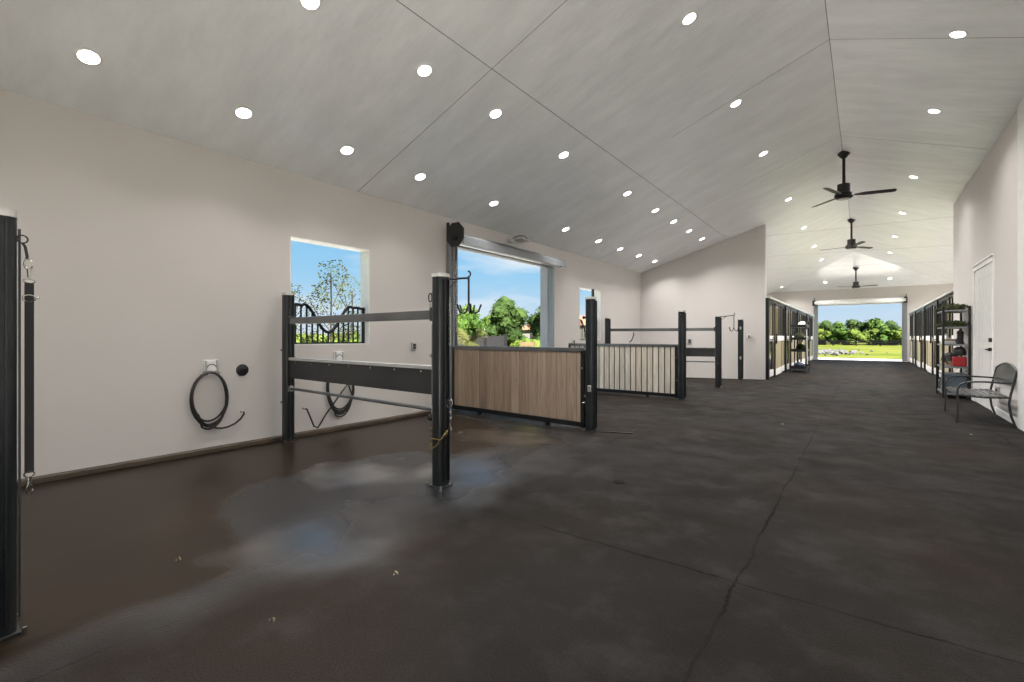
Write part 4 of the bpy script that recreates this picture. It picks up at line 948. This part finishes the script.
# grey fence
xa, ya = at(425, 16.5); xb, yb = at(506, 16.5); dv = Vector((xb-xa, yb-ya, 0)); an = math.atan2(dv.y, dv.x); Ln = dv.length
t = thing('panel_fence', 'low dark grey panel fence behind the palm outside the roll-up door', 'fence', (xa, ya, -.1), an)
mb = MB(); mb.box(0, -.02, .03, Ln, .02, 1.34); mb.build('panels', 'fence_grey', t)
for i in range(5):
    mb = MB(); q = Ln*i/4; mb.box(q-.04, -.04, 0, q+.04, .04, 1.42); mb.build('post', 'fence_black', t)
# horse trailer
x, y = at(494, 40); t = thing('horse_trailer', 'white horse trailer with dark windows parked behind the grey fence', 'trailer', (x, y, -.1), math.radians(30))
mb = MB(); mb.box(-1.6, -1, .55, 1.5, 1, 2.0, .25); mb.build('body', 'trailer_white', t, smooth=False)
mb = MB(); mb.box(-2.2, -.7, .6, -1.5, .7, 1.3, .12); mb.build('nose', 'trailer_white', t)
for q in (-1.1, .2, .75):
    mb = MB(); mb.box(q, -1.012, 1.2, q+.45, -.998, 1.6); mb.build('window', 'glass_dark', t)
for q in (-.3, .5):
    mb = MB(); mb.cyl((q, -1.02, .36), (q, -.8, .36), .36, seg=20); mb.cyl((q, 1.02, .36), (q, .8, .36), .36, seg=20); mb.build('wheel', 'black_rubber', t)
mb = MB(); mb.box(-1.55, -.95, .4, 1.45, .95, .56); mb.build('chassis', 'fence_grey', t)
# houses with tiled roofs
def house(u, d, wd, hw, hr, lab):
    x, y = at(u, d); t = thing('house', lab, 'house', (x, y, -.1), math.radians(25)); s = wd/2
    mb = MB(); mb.box(-s, -s*.7, 0, s, s*.7, hw); mb.build('walls', 'stucco', t)
    mb = MB(); b = mb.bm; e_ = s+.3; f_ = s*.7+.3; V = [b.verts.new(p) for p in ((-e_, -f_, hw), (e_, -f_, hw), (e_, f_, hw), (-e_, f_, hw), (-s*.4, 0, hr), (s*.4, 0, hr))]
    for F in ((0, 1, 5, 4), (1, 2, 5), (2, 3, 4, 5), (3, 0, 4), (3, 2, 1, 0)): b.faces.new([V[k_] for k_ in F])
    mb.build('roof', 'terracotta', t)
    for q in (-.5, .3):
        mb = MB(); mb.box(q*s, -s*.7-.02, hw*.35, q*s+s*.25, -s*.7, hw*.75); mb.build('window', 'glass_dark', t)
house(541, 60, 4.6, 2.2, 3.4, 'pale house with terracotta roof seen right in the roll-up door')
house(584, 66, 4.6, 2.9, 4.3, 'pale house with terracotta roof seen through the far left window')
# wooden crate and kerb beam
x, y = at(528, 17); t = thing('wooden_crate', 'orange-brown slatted wooden crate outside near right jamb of the roll-up door', 'crate', (x, y, -.03), math.radians(38))
mb = MB()
for z in (.1, .4, .7, .98): mb.box(-.24, -.2, z-.08, .24, .2, z+.06)
mb.build('slats', 'crate_wood', t); mb = MB()
for sx in (-1, 1):
    for sy in (-1, 1): mb.box(sx*.25-.025, sy*.21-.025, 0, sx*.25+.025, sy*.21+.025, 1.08)
mb.build('corner_posts', 'crate_wood', t)
# car outside near window
x, y = at(331, 19); t = thing('parked_car', 'low silver-blue car roof seen through the near window guard', 'car', (x, y, -.1), math.radians(25))
mb = MB(); mb.box(-1.9, -.8, .25, 1.9, .8, .85, .12); mb.build('body', 'trailer_white', t)
mb = MB(); mb.prism([(-1.2, -.7, .85), (-.7, -.62, 1.32), (.8, -.62, 1.32), (1.3, -.7, .85)], (0, 1.3, 0)); mb.build('cabin', 'glass_dark', t)
mb = MB(); mb.box(-.72, -.64, 1.30, .82, .68, 1.35, .02); mb.build('roof_panel', 'trailer_white', t)
for q in (-1.2, 1.2):
    mb = MB(); mb.cyl((q, -.82, .3), (q, .82, .3), .3, seg=20); mb.build('wheel', 'black_rubber', t)
